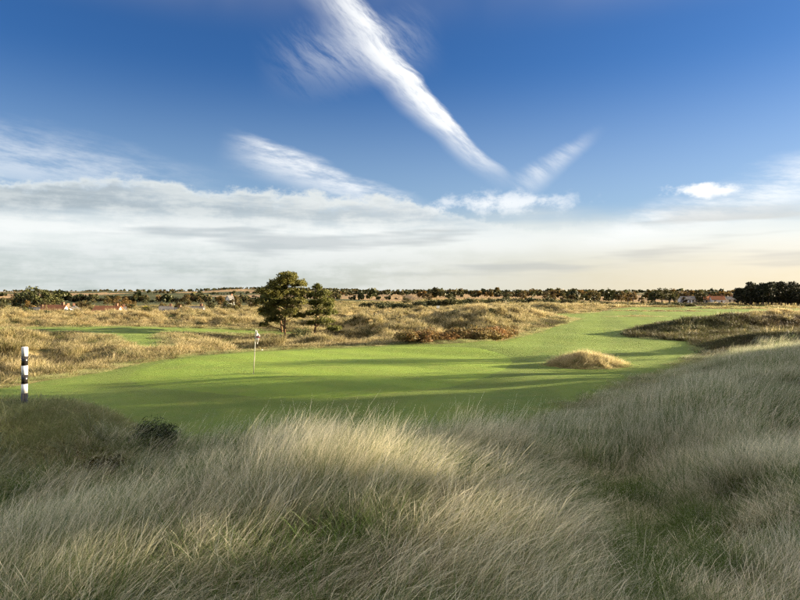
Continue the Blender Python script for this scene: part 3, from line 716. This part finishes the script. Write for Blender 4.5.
def leaves(centres, radii, per, size, thin, rng, flat=0.0):
    """leaf faces spread through ellipsoid clumps; denser to the outside of each"""
    Vs, Rs = [], []
    for (c, r, k) in zip(centres, radii, per):
        d = rng.normal(0, 1, (k, 3)); d /= np.linalg.norm(d, axis=1)[:, None] + 1e-9
        d *= (rng.uniform(0, 1, k) ** 0.45)[:, None]
        p = np.asarray(c) + d * np.asarray(r)
        u = rng.normal(0, 1, (k, 3)); u[:, 2] = u[:, 2] * (1 - flat) + 0.35; u /= np.linalg.norm(u, axis=1)[:, None]
        w = np.cross(u, rng.normal(0, 1, (k, 3))); w /= np.linalg.norm(w, axis=1)[:, None] + 1e-9
        s = size * rng.uniform(0.6, 1.4, k)[:, None]
        q = np.stack([p - w * s * thin, p + u * s * 0.45 - w * s * thin * 0.2 + w * s * thin * 0.2, p + w * s * thin, p - u * s * 0.55], 1)
        Vs.append(q.reshape(-1, 3)); Rs.append(np.repeat(np.clip(rng.normal(0.5, 0.18, k) + rng.normal(0, 0.14), 0, 1), 4))
    V = np.concatenate(Vs); F = np.arange(len(V)).reshape(-1, 4)
    return V, F, np.concatenate(Rs)
def crown_mesh(name, mat, *a, **k):
    V, F, r = leaves(*a, **k); return mesh_np(name, V, F, mat, False, {'blade': ('POINT', r)})

def broadleaf(seed, H, mat, per=95):
    g = np.random.default_rng(seed)
    W = H * g.uniform(0.36, 0.46); zc = H * 0.60
    mb = MB(); bend = g.normal(0, 0.03 * H, 2)
    mb.tube([(0, 0, -0.4), (bend[0] * .3, bend[1] * .3, H * 0.25), (bend[0], bend[1], H * 0.55), (bend[0] * 1.6, bend[1] * 1.6, H * 0.85)], [0.035 * H, 0.026 * H, 0.016 * H, 0.004 * H], 7)
    cs, rs = [], []
    for i in range(15):
        a = i * 2.4 + g.uniform(-.5, .5); zf = g.uniform(-0.72, 0.86); rr = math.sqrt(max(0.05, 1 - zf * zf)) * g.uniform(0.35, 0.85)
        c = (W * rr * math.cos(a), W * rr * math.sin(a), zc + zf * H * 0.36)
        r = H * g.uniform(0.10, 0.17); cs.append(c); rs.append((r * 1.15, r * 1.15, r * 0.85))
        if i % 2 == 0:
            mb.tube([(bend[0] * .5, bend[1] * .5, H * g.uniform(0.22, 0.5)), (c[0] * .55, c[1] * .55, c[2] * .85), c], [0.014 * H, 0.009 * H, 0.003 * H], 5)
    return mb.mesh('trunk', M_DBARK, True), crown_mesh('crown', mat, cs, rs, [per] * 15, H * 0.055, 0.36, g)
def tall_pine(seed, H, mat):
    g = np.random.default_rng(seed); mb = MB(); bx, by = g.normal(0, 0.02 * H, 2)
    mb.tube([(0, 0, -0.4), (bx * .4, by * .4, H * .4), (bx, by, H * .75), (bx * 1.2, by * 1.2, H * .97)], [0.022 * H, 0.018 * H, 0.010 * H, 0.003 * H], 7)
    cs, rs = [], []
    for i in range(16):
        f = i / 15; z = H * (0.27 + 0.69 * f ** 0.8); a = i * 2.4 + g.uniform(-.4, .4)
        rr = H * (0.20 * math.sin(min(1, 0.25 + (1 - f) * 1.4) * math.pi * 0.5) + 0.02) * g.uniform(0.5, 1.0) * (0.6 if f < 0.2 else 1)
        c = (bx + rr * math.cos(a), by + rr * math.sin(a), z); r = H * g.uniform(0.065, 0.105) * (0.7 if f < 0.2 else 1)
        cs.append(c); rs.append((r * 1.4, r * 1.4, r * 0.75))
        mb.tube([(bx * .7, by * .7, z - rr * 0.5), c], [0.007 * H, 0.002 * H], 4)
    return mb.mesh('trunk', M_DBARK, True), crown_mesh('crown', mat, cs, rs, [95] * 16, H * 0.050, 0.34, g, flat=0.3)
def shrub(seed, H, W, mat, n=11, per=85, size=0.10, thin=0.35):
    g = np.random.default_rng(seed); mb = MB(); cs, rs = [], []
    for i in range(n):
        a = i * 2.4 + g.uniform(-.6, .6); rr = W * 0.5 * math.sqrt((i + .3) / n) * g.uniform(.7, 1.0)
        zt = H * (0.80 - 0.50 * (rr / (W * .5)) ** 2) * g.uniform(.75, 1.05)
        c = (rr * math.cos(a), rr * math.sin(a), zt * 0.62); cs.append(c); r = H * g.uniform(.22, .32)
        rs.append((max(r, W * .15), max(r, W * .15), zt * 0.45))
        mb.tube([(rr * .25 * math.cos(a), rr * .25 * math.sin(a), -0.15), (c[0] * .7, c[1] * .7, c[2] * .6), (c[0], c[1], c[2] + zt * .2)], [0.022 * H, 0.015 * H, 0.004 * H], 5)
    return mb.mesh('stems', M_DBARK, True), crown_mesh('foliage', mat, cs, rs, [per] * n, size * H, thin, g)
def place(kind, meshes, names, x, y, s, label, cat, group=None, rz=None, sink=0.0, sz=1.0):
    o = empty(kind, (x, y, hz1(x, y) - sink), random.uniform(0, 6.28) if rz is None else rz, label=label, category=cat)
    if group: o['group'] = group
    o.scale = (s, s, s * sz)
    for me, nm in zip(meshes, names):
        obj(nm, me, o)
    return o
def hit(px, py, d0=2.0, d1=600.0):
    """where the line of sight through a pixel of the photograph meets the land"""
    d = np.concatenate([np.arange(d0, 60, 0.1), np.arange(60, d1, 1.0)]); x = at(px, d)
    k = np.nonzero(CAM_Z - (py - 292) * d / 600.0 < height(x, d))[0]
    return (float(x[k[0]]), float(d[k[0]])) if len(k) else (float(x[-1]), float(d[-1]))

# --- the pines beside the green: pads of needles on limbs
def hero_pine(name, label, px, py, pads, H, seed, lean=0.0, dpad=1.0, dist=None, fill=60):
    g = np.random.default_rng(seed)
    x, y = hit(px, py) if dist is None else (at(px, dist), dist)
    o = empty(name, (x, y, hz1(x, y)), 0.0, label=label, category='pine tree', group='pines between the green and the rough')
    mb = MB(); tp = lambda z: (lean * z / H + 0.10 * math.sin(z * 0.9 + seed), 0.08 * math.sin(z * 0.7 + 1 + seed), z)
    zs = [-0.5, 0.0, 0.5, 1.5, 2.6, 3.8, 5.0, H * 0.82, H * 0.97]; zs = [z for z in zs if z <= H * 0.97]
    mb.tube([tp(z) for z in zs], [0.21 * H / 7.5, 0.17 * H / 7.5] + [max(0.02, 0.145 * H / 7.5 * (1 - z / H * 0.88)) for z in zs[2:]], 10)
    trunk = obj('trunk', mb.mesh('trunk', M_BARK, True), o)
    cs, rs, per = [], [], []
    for q in range(fill):                                  # clumps that close the crown between the pads
        u = pads[int(g.integers(len(pads)))]; v = pads[int(g.integers(len(pads)))]; t = g.uniform(0.2, 0.8)
        if abs(u[1] - v[1]) > 1.9: continue
        c = (u[0] + (v[0] - u[0]) * t, g.normal(0, 0.8), u[1] + (v[1] - u[1]) * t + g.normal(0, .1)); r = g.uniform(0.22, 0.42)
        cs.append(c); rs.append((r * 1.2, r * 1.2, r * 0.8)); per.append(44)
    for (dx, z, rx, rz_) in pads:
        rz_ *= 1.5
        dys = [g.uniform(-1.0, 1.0) * rx * dpad]
        if rx > 0.6: dys += [dys[0] + rx * g.choice([-1.2, 1.2])]
        for dy in dys:
            t0 = tp(max(0.8, z - 0.35 * math.hypot(dx, dy) - 0.2))
            b = MB(); mid = ((t0[0] + dx) / 2, (t0[1] + dy) / 2, (t0[2] + z) / 2 + 0.06)
            b.tube([t0, mid, (dx, dy, z - 0.05)], [0.05, 0.034, 0.012], 6)
            for q in range(3):
                e = (dx + g.uniform(-.8, .8) * rx, dy + g.uniform(-.8, .8) * rx, z + g.uniform(-.3, .6) * rz_)
                b.tube([mid, e], [0.022, 0.006], 5)
            obj('limb', b.mesh('limb', M_BARK, True), o)
            m = int(9 + 15 * rx)
            for q in range(m):
                a = g.uniform(0, 6.283); rr = math.sqrt(g.uniform(0, 1))
                c = (dx + rx * rr * math.cos(a), dy + rx * 0.9 * rr * math.sin(a), z + rz_ * (0.75 * (1 - rr * rr) * g.uniform(0, 1) - 0.35 * g.uniform(0, 1)))
                r = g.uniform(0.20, 0.36); cs.append(c); rs.append((r * 1.1, r * 1.1, r * 0.8)); per.append(46)
    obj('crown', crown_mesh('crown', M_NEEDLE, cs, rs, per, 0.22, 0.17, g), o)
    return o
PADS_A = [(.55, 7.0, 1.0, .5), (-1.05, 6.35, .8, .45), (.2, 6.3, 1.2, .5), (1.6, 6.2, .8, .45), (-1.8, 5.4, 1.0, .45), (-.5, 5.2, 1.1, .4), (1.4, 5.2, 1.1, .4),
    (-2.45, 4.2, .9, .45), (-1.2, 4.0, 1.0, .4), (.3, 4.1, 1.0, .35), (1.8, 4.2, .8, .4), (-2.4, 3.1, .9, .4), (-1.2, 2.9, .8, .35), (-1.5, 2.1, .8, .25), (.75, 3.1, .7, .3), (-2.2, 1.6, .5, .2), (1.5, 2.6, .6, .25)]
PADS_B = [(.15, 6.0, .42, .4), (1.2, 5.35, .6, .35), (-.1, 5.1, .6, .35), (1.2, 4.5, .8, .3), (-.2, 4.2, .7, .28), (1.8, 4.0, .6, .22), (.7, 3.2, .9, .25), (1.7, 3.1, .7, .2), (-.5, 3.0, .6, .25), (1.3, 2.2, .8, .18), (2.2, 1.3, .7, .18), (-.4, 1.9, .5, .2)]
hero_pine('pine_tree', 'broad domed pine with thick trunk, tallest of the trees behind the green', 285, 334, PADS_A, 7.3, 3, 0.25, dist=67.5, fill=280)
hero_pine('pine_tree', 'slim dark pine trunk tucked behind the broad domed pine', 281, 330, [(-.9, 5.4, .9, .4), (.3, 5.0, .8, .35), (-1.4, 4.2, .8, .35), (-.6, 3.2, .7, .3), (-1.6, 2.4, .7, .25)], 5.8, 8, -0.2, dist=71.0)
hero_pine('pine_tree', 'narrow pine of open tiers standing beside the broad domed pine', 315, 332, PADS_B, 6.25, 5, 0.1, 0.7, dist=68.5, fill=70)
x, y = at(302, 67.0), 67.0
place('young_pine', shrub(41, 2.1, 2.6, M_NEEDLE_Y, 12, 110, 0.075, 0.2), ('stems', 'foliage'), x, y, 1.0, 'pale bushy young pine growing between the two taller pines', 'pine tree')

KIND_B = [broadleaf(100 + i, 7.0, M_AUTUMN) for i in range(5)]
KIND_D = [broadleaf(120 + i, 7.0, M_GORSE) for i in range(3)]
KIND_P = [tall_pine(200 + i, 9.5, M_DARKPINE) for i in range(5)]
KIND_G = [shrub(300 + i, 2.6, 4.6, M_GORSE, 12, 90, 0.12) for i in range(4)]
KIND_O = [shrub(320 + i, 2.0, 3.0, M_OLIVE, 10, 80, 0.12) for i in range(4)]
KIND_S = [shrub(340 + i, 1.0, 1.9, M_SCRUB, 12, 130, 0.085) for i in range(4)]
NEARER = 0.82
def band(n, kinds, kind, names, px0, px1, d0, d1, s0, s1, label, cat, group, sz=1.0):
    for i in range(n):
        px = px0 + (px1 - px0) * (i + random.uniform(0.05, 0.95)) / n; d = random.uniform(d0, d1) * NEARER
        if cat == 'tree' and perlin(np.array([px / 17.0]), np.array([d0 / 37.0]))[0] < -0.12: continue
        place(kind, random.choice(kinds), names, at(px, d), d, random.uniform(s0, s1), label, cat, group, sz=sz)
TC = ('trunk', 'crown'); SF = ('stems', 'foliage')
band(40, KIND_B, 'autumn_tree', TC, -30, 262, 290, 400, 0.55, 1.2, 'brown and olive autumn tree in the row behind the cottages', 'tree', 'autumn trees behind the cottages')
band(16, KIND_B, 'autumn_tree', TC, -30, 262, 410, 560, 0.7, 1.1, 'small dark tree in the farther row behind the cottages', 'tree', 'farther trees behind the cottages')
for px, d, s in ((20, 335, 1.15), (32, 330, 1.3), (38, 325, 1.6), (46, 332, 1.35), (53, 338, 1.2)):
    d *= NEARER; place('dark_tree', random.choice(KIND_D), TC, at(px, d), d, s * 1.15, 'tall dark tree in the clump above the terracotta roof', 'tree', 'dark clump above the terracotta roof')
yb = broadleaf(150, 5.0, M_YELLOW)
place('yellow_tree', yb, TC, at(146, 214), 214, 0.9, 'bright yellow green tree among brown ones by the cottages', 'tree', sz=0.9)
for px, d, s in ((25, 205, 1.5), (67, 200, 1.15), (88, 215, 1.25), (45, 150, 0.75), (28, 158, 0.7)):
    d *= NEARER; place('gorse_bush', random.choice(KIND_G), SF, at(px, d), d, s * 0.85, 'round dark green gorse bush in the golden rough before the cottages', 'bush', 'gorse bushes before the cottages', sz=0.9)
band(36, KIND_O, 'olive_scrub', SF, -10, 262, 150, 255, 0.5, 1.3, 'low olive brown bush scattered in the rough before the cottages', 'bush', 'olive bushes in the far rough')
band(13, KIND_B, 'autumn_tree', TC, 335, 560, 300, 380, 0.6, 0.95, 'rusty autumn tree rising behind the dark gorse bank', 'tree', 'autumn trees behind the gorse bank')
band(52, KIND_G, 'gorse_bush', SF, 378, 570, 232, 275, 0.8, 1.35, 'dark gorse bush in the long thicket beyond the dunes', 'bush', 'dark gorse thicket', sz=1.1)
for px in (366, 373, 381):
    place('evergreen_bush', random.choice(KIND_G), SF, at(px, 205), 205, 1.15, 'big dark evergreen bush right of the pines, apart from the thicket', 'bush', 'evergreen clump right of the pines', sz=1.35)
band(28, KIND_B, 'roadside_tree', TC, 552, 740, 280, 360, 0.6, 1.0, 'dull green tree in the line beyond the far fairway', 'tree', 'trees beyond the far fairway')
for px, d, s in ((655, 250, 0.95), (662, 246, 1.05), (669, 252, 0.9)):
    place('dark_tree', random.choice(KIND_D), TC, at(px, d), d, s, 'dark rounded tree in the clump that stands out beyond the far fairway', 'tree', 'dark clump beyond the far fairway')
band(30, KIND_G, 'gorse_bush', SF, 565, 695, 225, 262, 0.55, 0.95, 'low gorse bush along the far edge of the fairway', 'bush', 'gorse along the far fairway')
for i in range(120):
    px = 737 + 140 * (i / 120) + random.uniform(-2, 2); d = random.uniform(236, 300); s = random.uniform(0.86, 1.12) * (0.72 if px < 750 else 1)
    place('wood_pine', random.choice(KIND_P), TC, at(px, d), d, s, 'dark pine with bare trunk in the wood beyond the fairway', 'pine tree', 'pine wood beyond the fairway')
band(9, KIND_G, 'gorse_bush', SF, 678, 734, 345, 375, 0.7, 1.1, 'low gorse bush in front of the cottages beyond the far fairway', 'bush', 'gorse before the far cottages')
# bramble bank behind the green
for i in range(26):
    px = 406 + 104 * (i + random.uniform(.1, .9)) / 26; d = 47.3 + 0.035 * (px - 408) + random.uniform(0.0, 1.0)
    while fw_sd(np.array([at(px, d)]), np.array([d]))[0] > -0.7: d += 0.15
    place('bramble_bush', KIND_S[i % 4], SF, at(px, d), d, random.uniform(1.2, 1.7), 'rust and tan bramble bush in the bank along the green', 'bush', 'bramble bank along the green', sz=random.uniform(0.85, 1.15))
for i in range(16):
    px = random.uniform(510, 610); d = random.uniform(62, 92)
    if fw_sd(np.array([at(px, d)]), np.array([d]))[0] < -1.0:
        place('bramble_bush', KIND_S[i % 4], SF, at(px, d), d, random.uniform(0.6, 1.0), 'small tawny bush on the dunes left of the fairway bend', 'bush', 'tawny bushes by the fairway bend')
# foreground bushes
x, y = at(153, 11.0), 11.0
place('broom_bush', shrub(61, 0.62, 0.75, M_BROOM, 16, 160, 0.16, 0.05), SF, x, y, 1.3, 'dark green spiky bush on the edge of the long grass near the post', 'bush')
x, y = at(667, 19.0), 19.0
place('dead_gorse', shrub(62, 0.40, 0.85, M_HEATH, 10, 90, 0.12, 0.2), SF, x, y, 1.45, 'low blackish dead shrub in the silvery grass of the shoulder', 'bush')
x, y = at(104, 9.6), 9.6
place('brown_shrub', shrub(63, 0.28, 0.5, M_OLIVE, 8, 70, 0.14, 0.2), SF, x, y, 1.5, 'small withered brown shrub in the grass below the post mound', 'bush')

# --- far woods and hedges
def far_trees():
    c = bpy.data.collections.new('far_tree')
    for i in range(4):
        g = np.random.default_rng(70 + i); cs, rs = [], []
        for j in range(6): cs.append((g.uniform(-3, 3), g.uniform(-3, 3), g.uniform(2.0, 5.5))); rs.append((2.2, 2.2, 2.0))
        V, F, r = leaves(cs, rs, [26] * 6, 1.7, 0.5, g)
        c.objects.link(bpy.data.objects.new(f'far_tree_{i}', mesh_np(f'far_tree_{i}', V, F, M_GORSE if i % 2 else M_AUTUMN, False, {'blade': ('POINT', r)})))
    pts = []
    for i in range(36):                                   # hedges
        d = RNG.uniform(520, 1900); az = R(RNG.uniform(-38, 38)); L = RNG.uniform(60, 320); n = int(L / 7); t = np.linspace(-.5, .5, n)
        k = RNG.normal(0, 0.22); x = d * math.tan(az) + t * L; y = d + t * L * k
        pts.append(np.stack([x, y + RNG.normal(0, 2, n)], -1)[RNG.uniform(0, 1, n) < 0.8])
    for (a0, a1, d0, d1, n) in ((-18, -4, 2000, 2700, 900), (-36, -18, 2100, 2700, 350), (-4, 36, 1700, 2600, 650), (14, 34, 420, 700, 150)):
        az = np.radians(RNG.uniform(a0, a1, n)); d = RNG.uniform(d0, d1, n); p = np.stack([d * np.tan(az), d], -1)
        pts.append(p[fbm(p[:, 0] / 160, p[:, 1] / 240, 2) > 0.0])
    p = np.concatenate(pts)
    do_scatter('far_woodland', 'dark woods and hedges on the low far hills', p, (c, 4), flip=True, smin=0.35, smax=1.6)
far_trees()

# ------------------------------------------------------------------ cottages
M_WHITE = plain('white_render', (0.72, 0.71, 0.67), 0.7, 0.2, 0.06, 1.5)
M_CREAM = plain('cream_render', (0.52, 0.46, 0.36), 0.7, 0.2, 0.08, 1.5)
M_TERRA = plain('terracotta_tiles', (0.38, 0.16, 0.075), 0.75, 0.2, 0.2, 3.0)
M_SLATE = plain('grey_slates', (0.16, 0.15, 0.14), 0.6, 0.3, 0.2, 3.0)
M_GLASS = plain('window_glass', (0.03, 0.035, 0.04), 0.1, 0.5, 0.1, 1.0)
M_BRICK = plain('chimney_brick', (0.26, 0.14, 0.09), 0.8, 0.2, 0.2, 3.0)
M_DOOR = plain('painted_door', (0.10, 0.06, 0.045), 0.5, 0.3, 0.1, 2.0)
def cottage(px, d, w, dep, hw, hr, wall, roof, rz, label):
    d *= NEARER; w *= 0.9
    x, y = at(px, d), d
    o = empty('cottage', (x, y, hz1(x, y)), rz, label=label, category='house', group='cottages on the edge of the links')
    m = MB(); m.box(-w / 2, w / 2, -dep / 2, dep / 2, -0.6, hw)
    m.add([(-w / 2, -dep / 2, hw), (-w / 2, dep / 2, hw), (-w / 2, 0, hw + hr), (w / 2, -dep / 2, hw), (w / 2, dep / 2, hw), (w / 2, 0, hw + hr)], [(0, 2, 1), (3, 4, 5)])
    obj('wall', m.mesh('wall', wall), o)
    m = MB(); e = 0.35; t = 0.16
    for sy in (-1, 1):
        k = hr / (dep / 2)
        a = [(-w / 2 - e, sy * (dep / 2 + e), hw - e * k), (w / 2 + e, sy * (dep / 2 + e), hw - e * k), (w / 2 + e, 0, hw + hr), (-w / 2 - e, 0, hw + hr)]
        v = [(p[0], p[1], p[2] + 0.02) for p in a] + [(p[0], p[1], p[2] + 0.02 + t) for p in a]
        m.add(v, [(0, 3, 2, 1), (4, 5, 6, 7), (0, 1, 5, 4), (1, 2, 6, 5), (2, 3, 7, 6), (3, 0, 4, 7)])
    r = obj('roof', m.mesh('roof', roof), o)
    m = MB(); cx = w * 0.36; m.box(cx - .4, cx + .4, -.35, .35, hw + hr - 0.7, hw + hr + 0.9); m.box(cx - .47, cx + .47, -.42, .42, hw + hr + 0.9, hw + hr + 1.02)
    obj('chimney', m.mesh('chimney', M_BRICK), r)
    n = max(2, int(w / 2.6))
    for i in range(n):
        wx = -w / 2 + w * (i + .5) / n
        m = MB()
        if i == n // 2:
            m.box(wx - .45, wx + .45, -dep / 2 - 0.05, -dep / 2 + 0.02, 0, 2.0); obj('door', m.mesh('door', M_DOOR), o)
        else:
            m.box(wx - .55, wx + .55, -dep / 2 - 0.04, -dep / 2 + 0.02, 0.9, 2.1); wn = obj('window', m.mesh('window', M_GLASS), o)
            m = MB(); m.box(wx - .7, wx + .7, -dep / 2 - 0.14, -dep / 2 + 0.02, 0.78, 0.89); obj('sill', m.mesh('sill', M_WHITE), wn)
    return o
for a in ((36, 262, 5.5, 5, 2.5, 1.6, M_WHITE, M_SLATE, .2, 'small white cottage with slate roof left of the terracotta roof'),
          (55, 250, 8.0, 6, 2.4, 2.2, M_WHITE, M_TERRA, 0.05, 'low cottage with broad terracotta roof among dark bushes'),
          (66.5, 255, 4.0, 5, 2.8, 1.5, M_WHITE, M_SLATE, -.7, 'white gable beside the terracotta roof'),
          (74, 258, 4.5, 5, 2.9, 1.6, M_WHITE, M_SLATE, -1.1, 'white gable end between two gorse bushes'),
          (108, 272, 10.0, 6, 2.4, 2.0, M_CREAM, M_TERRA, 0.0, 'long cottage with dull brown roof and small white windows'),
          (119, 276, 5.0, 5, 2.5, 1.7, M_WHITE, M_SLATE, .4, 'white cottage at the end of the long brown roof'),
          (166, 262, 4.5, 5, 2.3, 1.4, M_WHITE, M_SLATE, .3, 'white cottage right of the yellow green tree'),
          (175, 285, 6.0, 5, 2.4, 1.6, M_WHITE, M_SLATE, -.1, 'slate roofed white cottage behind brown scrub'),
          (195, 262, 6.5, 5, 2.3, 1.4, M_WHITE, M_SLATE, .1, 'long low white cottage at the end of the row'),
          (230, 470, 4.0, 4, 5.2, 2.2, M_WHITE, M_SLATE, .9, 'tall narrow white house below the wooded hill'),
          (685, 470, 7.0, 6, 2.6, 1.8, M_WHITE, M_SLATE, .1, 'first white cottage right of the dark tree clump'),
          (694, 476, 8.0, 6, 2.6, 1.8, M_CREAM, M_SLATE, -.1, 'cream cottage in the row beyond the far fairway'),
          (706, 472, 7.5, 6, 2.6, 2.0, M_CREAM, M_TERRA, .15, 'terracotta roofed cottage in the row beyond the far fairway'),
          (717, 466, 8.5, 6, 2.7, 2.0, M_WHITE, M_TERRA, -.2, 'bright white cottage next to the pine wood'),
          (729, 478, 6.0, 6, 2.5, 1.8, M_CREAM, M_SLATE, .1, 'cream cottage half hidden by the pine wood')):
    cottage(*a)

# ------------------------------------------------------------------ marker post, flag, small things
M_PW = plain('white_gloss', (0.84, 0.83, 0.79), 0.35, 0.4, 0.10, 16)
M_PB = plain('black_gloss', (0.018, 0.016, 0.016), 0.22, 0.6, 0.3, 12)
x, y = at(23.5, 12.0), 12.0
post = empty('marker_post', (x, y, hz1(x, y)), 0.4, label='black and white banded marker post on the grassy mound', category='post')
post.rotation_euler = (0.012, 0.014, 0.4); zt = 1.22; r = 0.058
for i in range(6):
    m = MB(); z1 = zt - i * 0.185; z0 = z1 - 0.185 if i < 5 else -0.35
    pr = [(r, z0), (r, z1 - 0.002)] if i else [(r, z0), (r, z1 - 0.012), (r - 0.004, z1 - 0.004), (r - 0.012, z1)]
    m.lathe(pr, 28); o = obj('white_band' if i % 2 == 0 else 'black_band', m.mesh('band', M_PW if i % 2 == 0 else M_PB, True), post)
    for pl in o.data.polygons:
        if len(pl.vertices) > 4: pl.use_smooth = False

M_POLE = plain('pole_white', (0.74, 0.73, 0.70), 0.35, 0.4, 0.05, 12)
M_POLE2 = plain('pole_shaded', (0.36, 0.32, 0.26), 0.4, 0.4, 0.2, 12)  # shade on the lower half put into the pole's colour
M_CUP = plain('cup_liner', (0.6, 0.6, 0.58), 0.5, 0.3, 0.1, 12)
M_HOLE = plain('hole_shade', (0.012, 0.010, 0.008), 0.9, 0.1, 0.2, 12)  # near black: the shade inside the cup put into the colour
def flag_mat():
    m, t, out = new_mat('flag_cloth'); u = attr(t, 'along')
    c = e_mix(e_ss(0.50, 0.52, u) * e_ss(0.60, 0.58, u), (0.78, 0.76, 0.74), (0.42, 0.035, 0.04))
    b = principled(t, c, 0.7, 0.2); tr = t.nodes.new('ShaderNodeBsdfTranslucent'); t.links.new(c.s, tr.inputs[0])
    mx = t.nodes.new('ShaderNodeMixShader'); mx.inputs[0].default_value = 0.5
    t.links.new(b.outputs[0], mx.inputs[1]); t.links.new(tr.outputs[0], mx.inputs[2]); t.links.new(mx.outputs[0], out.inputs[0]); return m
x, y = hit(253.3, 374.5)
zb = hz1(x, y) + 0.04
fs = empty('flagstick', (x, y, zb), 0.0, label='thin flagstick with limp white and red flag in the putting green', category='flagstick')
fs.rotation_euler = (0, 0.055, 0)
HP = 44.0 * y / 600.0
m = MB(); m.lathe([(0.019, 0), (0.019, HP * 0.52)], 12); obj('lower_pole', m.mesh('lower_pole', M_POLE2, True), fs)
m = MB(); m.lathe([(0.0185, HP * 0.521), (0.0185, HP - 0.02), (0.014, HP)], 12); obj('upper_pole', m.mesh('upper_pole', M_POLE, True), fs)
nu, nv = 18, 22; V = []; A = []
for j in range(nv + 1):
    for i in range(nu + 1):
        u, v = i / nu, j / nv; drop = 0.62 * u
        fx = 0.02 + 0.20 * u * (1 - 0.35 * v) + 0.035 * math.sin(u * 9 + v * 2); fy = 0.07 * math.sin(u * 11 + v * 1.7) * u ** 0.6
        V.append((fx, fy, HP - 0.03 - v * 0.36 - drop * 0.5 * u ** 0.5)); A.append(0.5 * u + 0.5 * v)
F = [(j * (nu + 1) + i, j * (nu + 1) + i + 1, (j + 1) * (nu + 1) + i + 1, (j + 1) * (nu + 1) + i) for j in range(nv) for i in range(nu)]
fl = obj('flag', mesh_np('flag', V, np.array(F), flag_mat(), True, {'along': ('POINT', A)}), fs)
sm = fl.modifiers.new('cloth', 'SOLIDIFY'); sm.thickness = 0.003
m = MB(); m.lathe([(0.054, -0.02), (0.054, 0.004), (0.050, 0.006), (0.050, -0.02)], 20); obj('cup', m.mesh('cup', M_CUP, True), fs)
m = MB(); m.lathe([(0.049, -0.02), (0.049, -0.0005)], 20); obj('hole', m.mesh('hole', M_HOLE, True), fs)

x, y = hit(262, 351); m = MB()
m.lathe([(0.016, -0.02)] + [(0.05 * math.sin(a), 0.04 - 0.05 * math.cos(a)) for a in np.linspace(0.35, math.pi - 0.05, 10)], 18)
o = obj('marker_ball', m.mesh('marker_ball', M_PW, True), None, label='small white marker ball on the far fringe of the green', category='marker'); o.location = (x, y, hz1(x, y) + 0.03)
x, y = at(438, 152.0), 152.0
tb = empty('tee_box', (x, y, hz1(x, y) + 0.02), 0.3, label='small white and brown tee box on the far green strip', category='tee box')
m = MB()
for sx in (-.32, .32):
    for sy in (-.22, .22): m.box(sx - .04, sx + .04, sy - .04, sy + .04, -0.1, .42)
m.box(-.38, .38, -.28, .28, .42, .55); obj('stand', m.mesh('stand', plain('stained_wood', (0.20, 0.10, 0.05), 0.7, 0.2, 0.2, 6)), tb)
m = MB(); m.box(-.34, .34, -.24, .24, .552, 1.10); m.box(-.38, .38, -.28, .28, 1.102, 1.16); obj('box', m.mesh('box', M_PW), tb)


# an added belt of thinly leaved trees on the dune ridge outside the photograph: soft broken light falls through it on the foreground
KIND_R = [broadleaf(500 + i, 7.0, M_AUTUMN, 17) for i in range(5)]
for i in range(74):
    y_ = -14.0 + 61.0 * (i + random.uniform(0.1, 0.9)) / 74; row = i % 3
    x_ = 44.0 + 9.0 * float(ss(38, 66, np.array(y_))) + (row - 1) * 3.2 + random.uniform(-1.2, 1.2)
    if x_ < 0.70 * y_ + 3.0 or 23.0 < y_ < 28.5 or 39.5 < y_ < 45.0: continue
    place('sun_screen_tree', KIND_R[i % 5], TC, x_, y_, random.uniform(0.85, 1.15), 'thinly leaved unseen tree added on the ridge to soften the sun', 'tree', 'unseen tree belt added to soften the sun', sink=1.3)
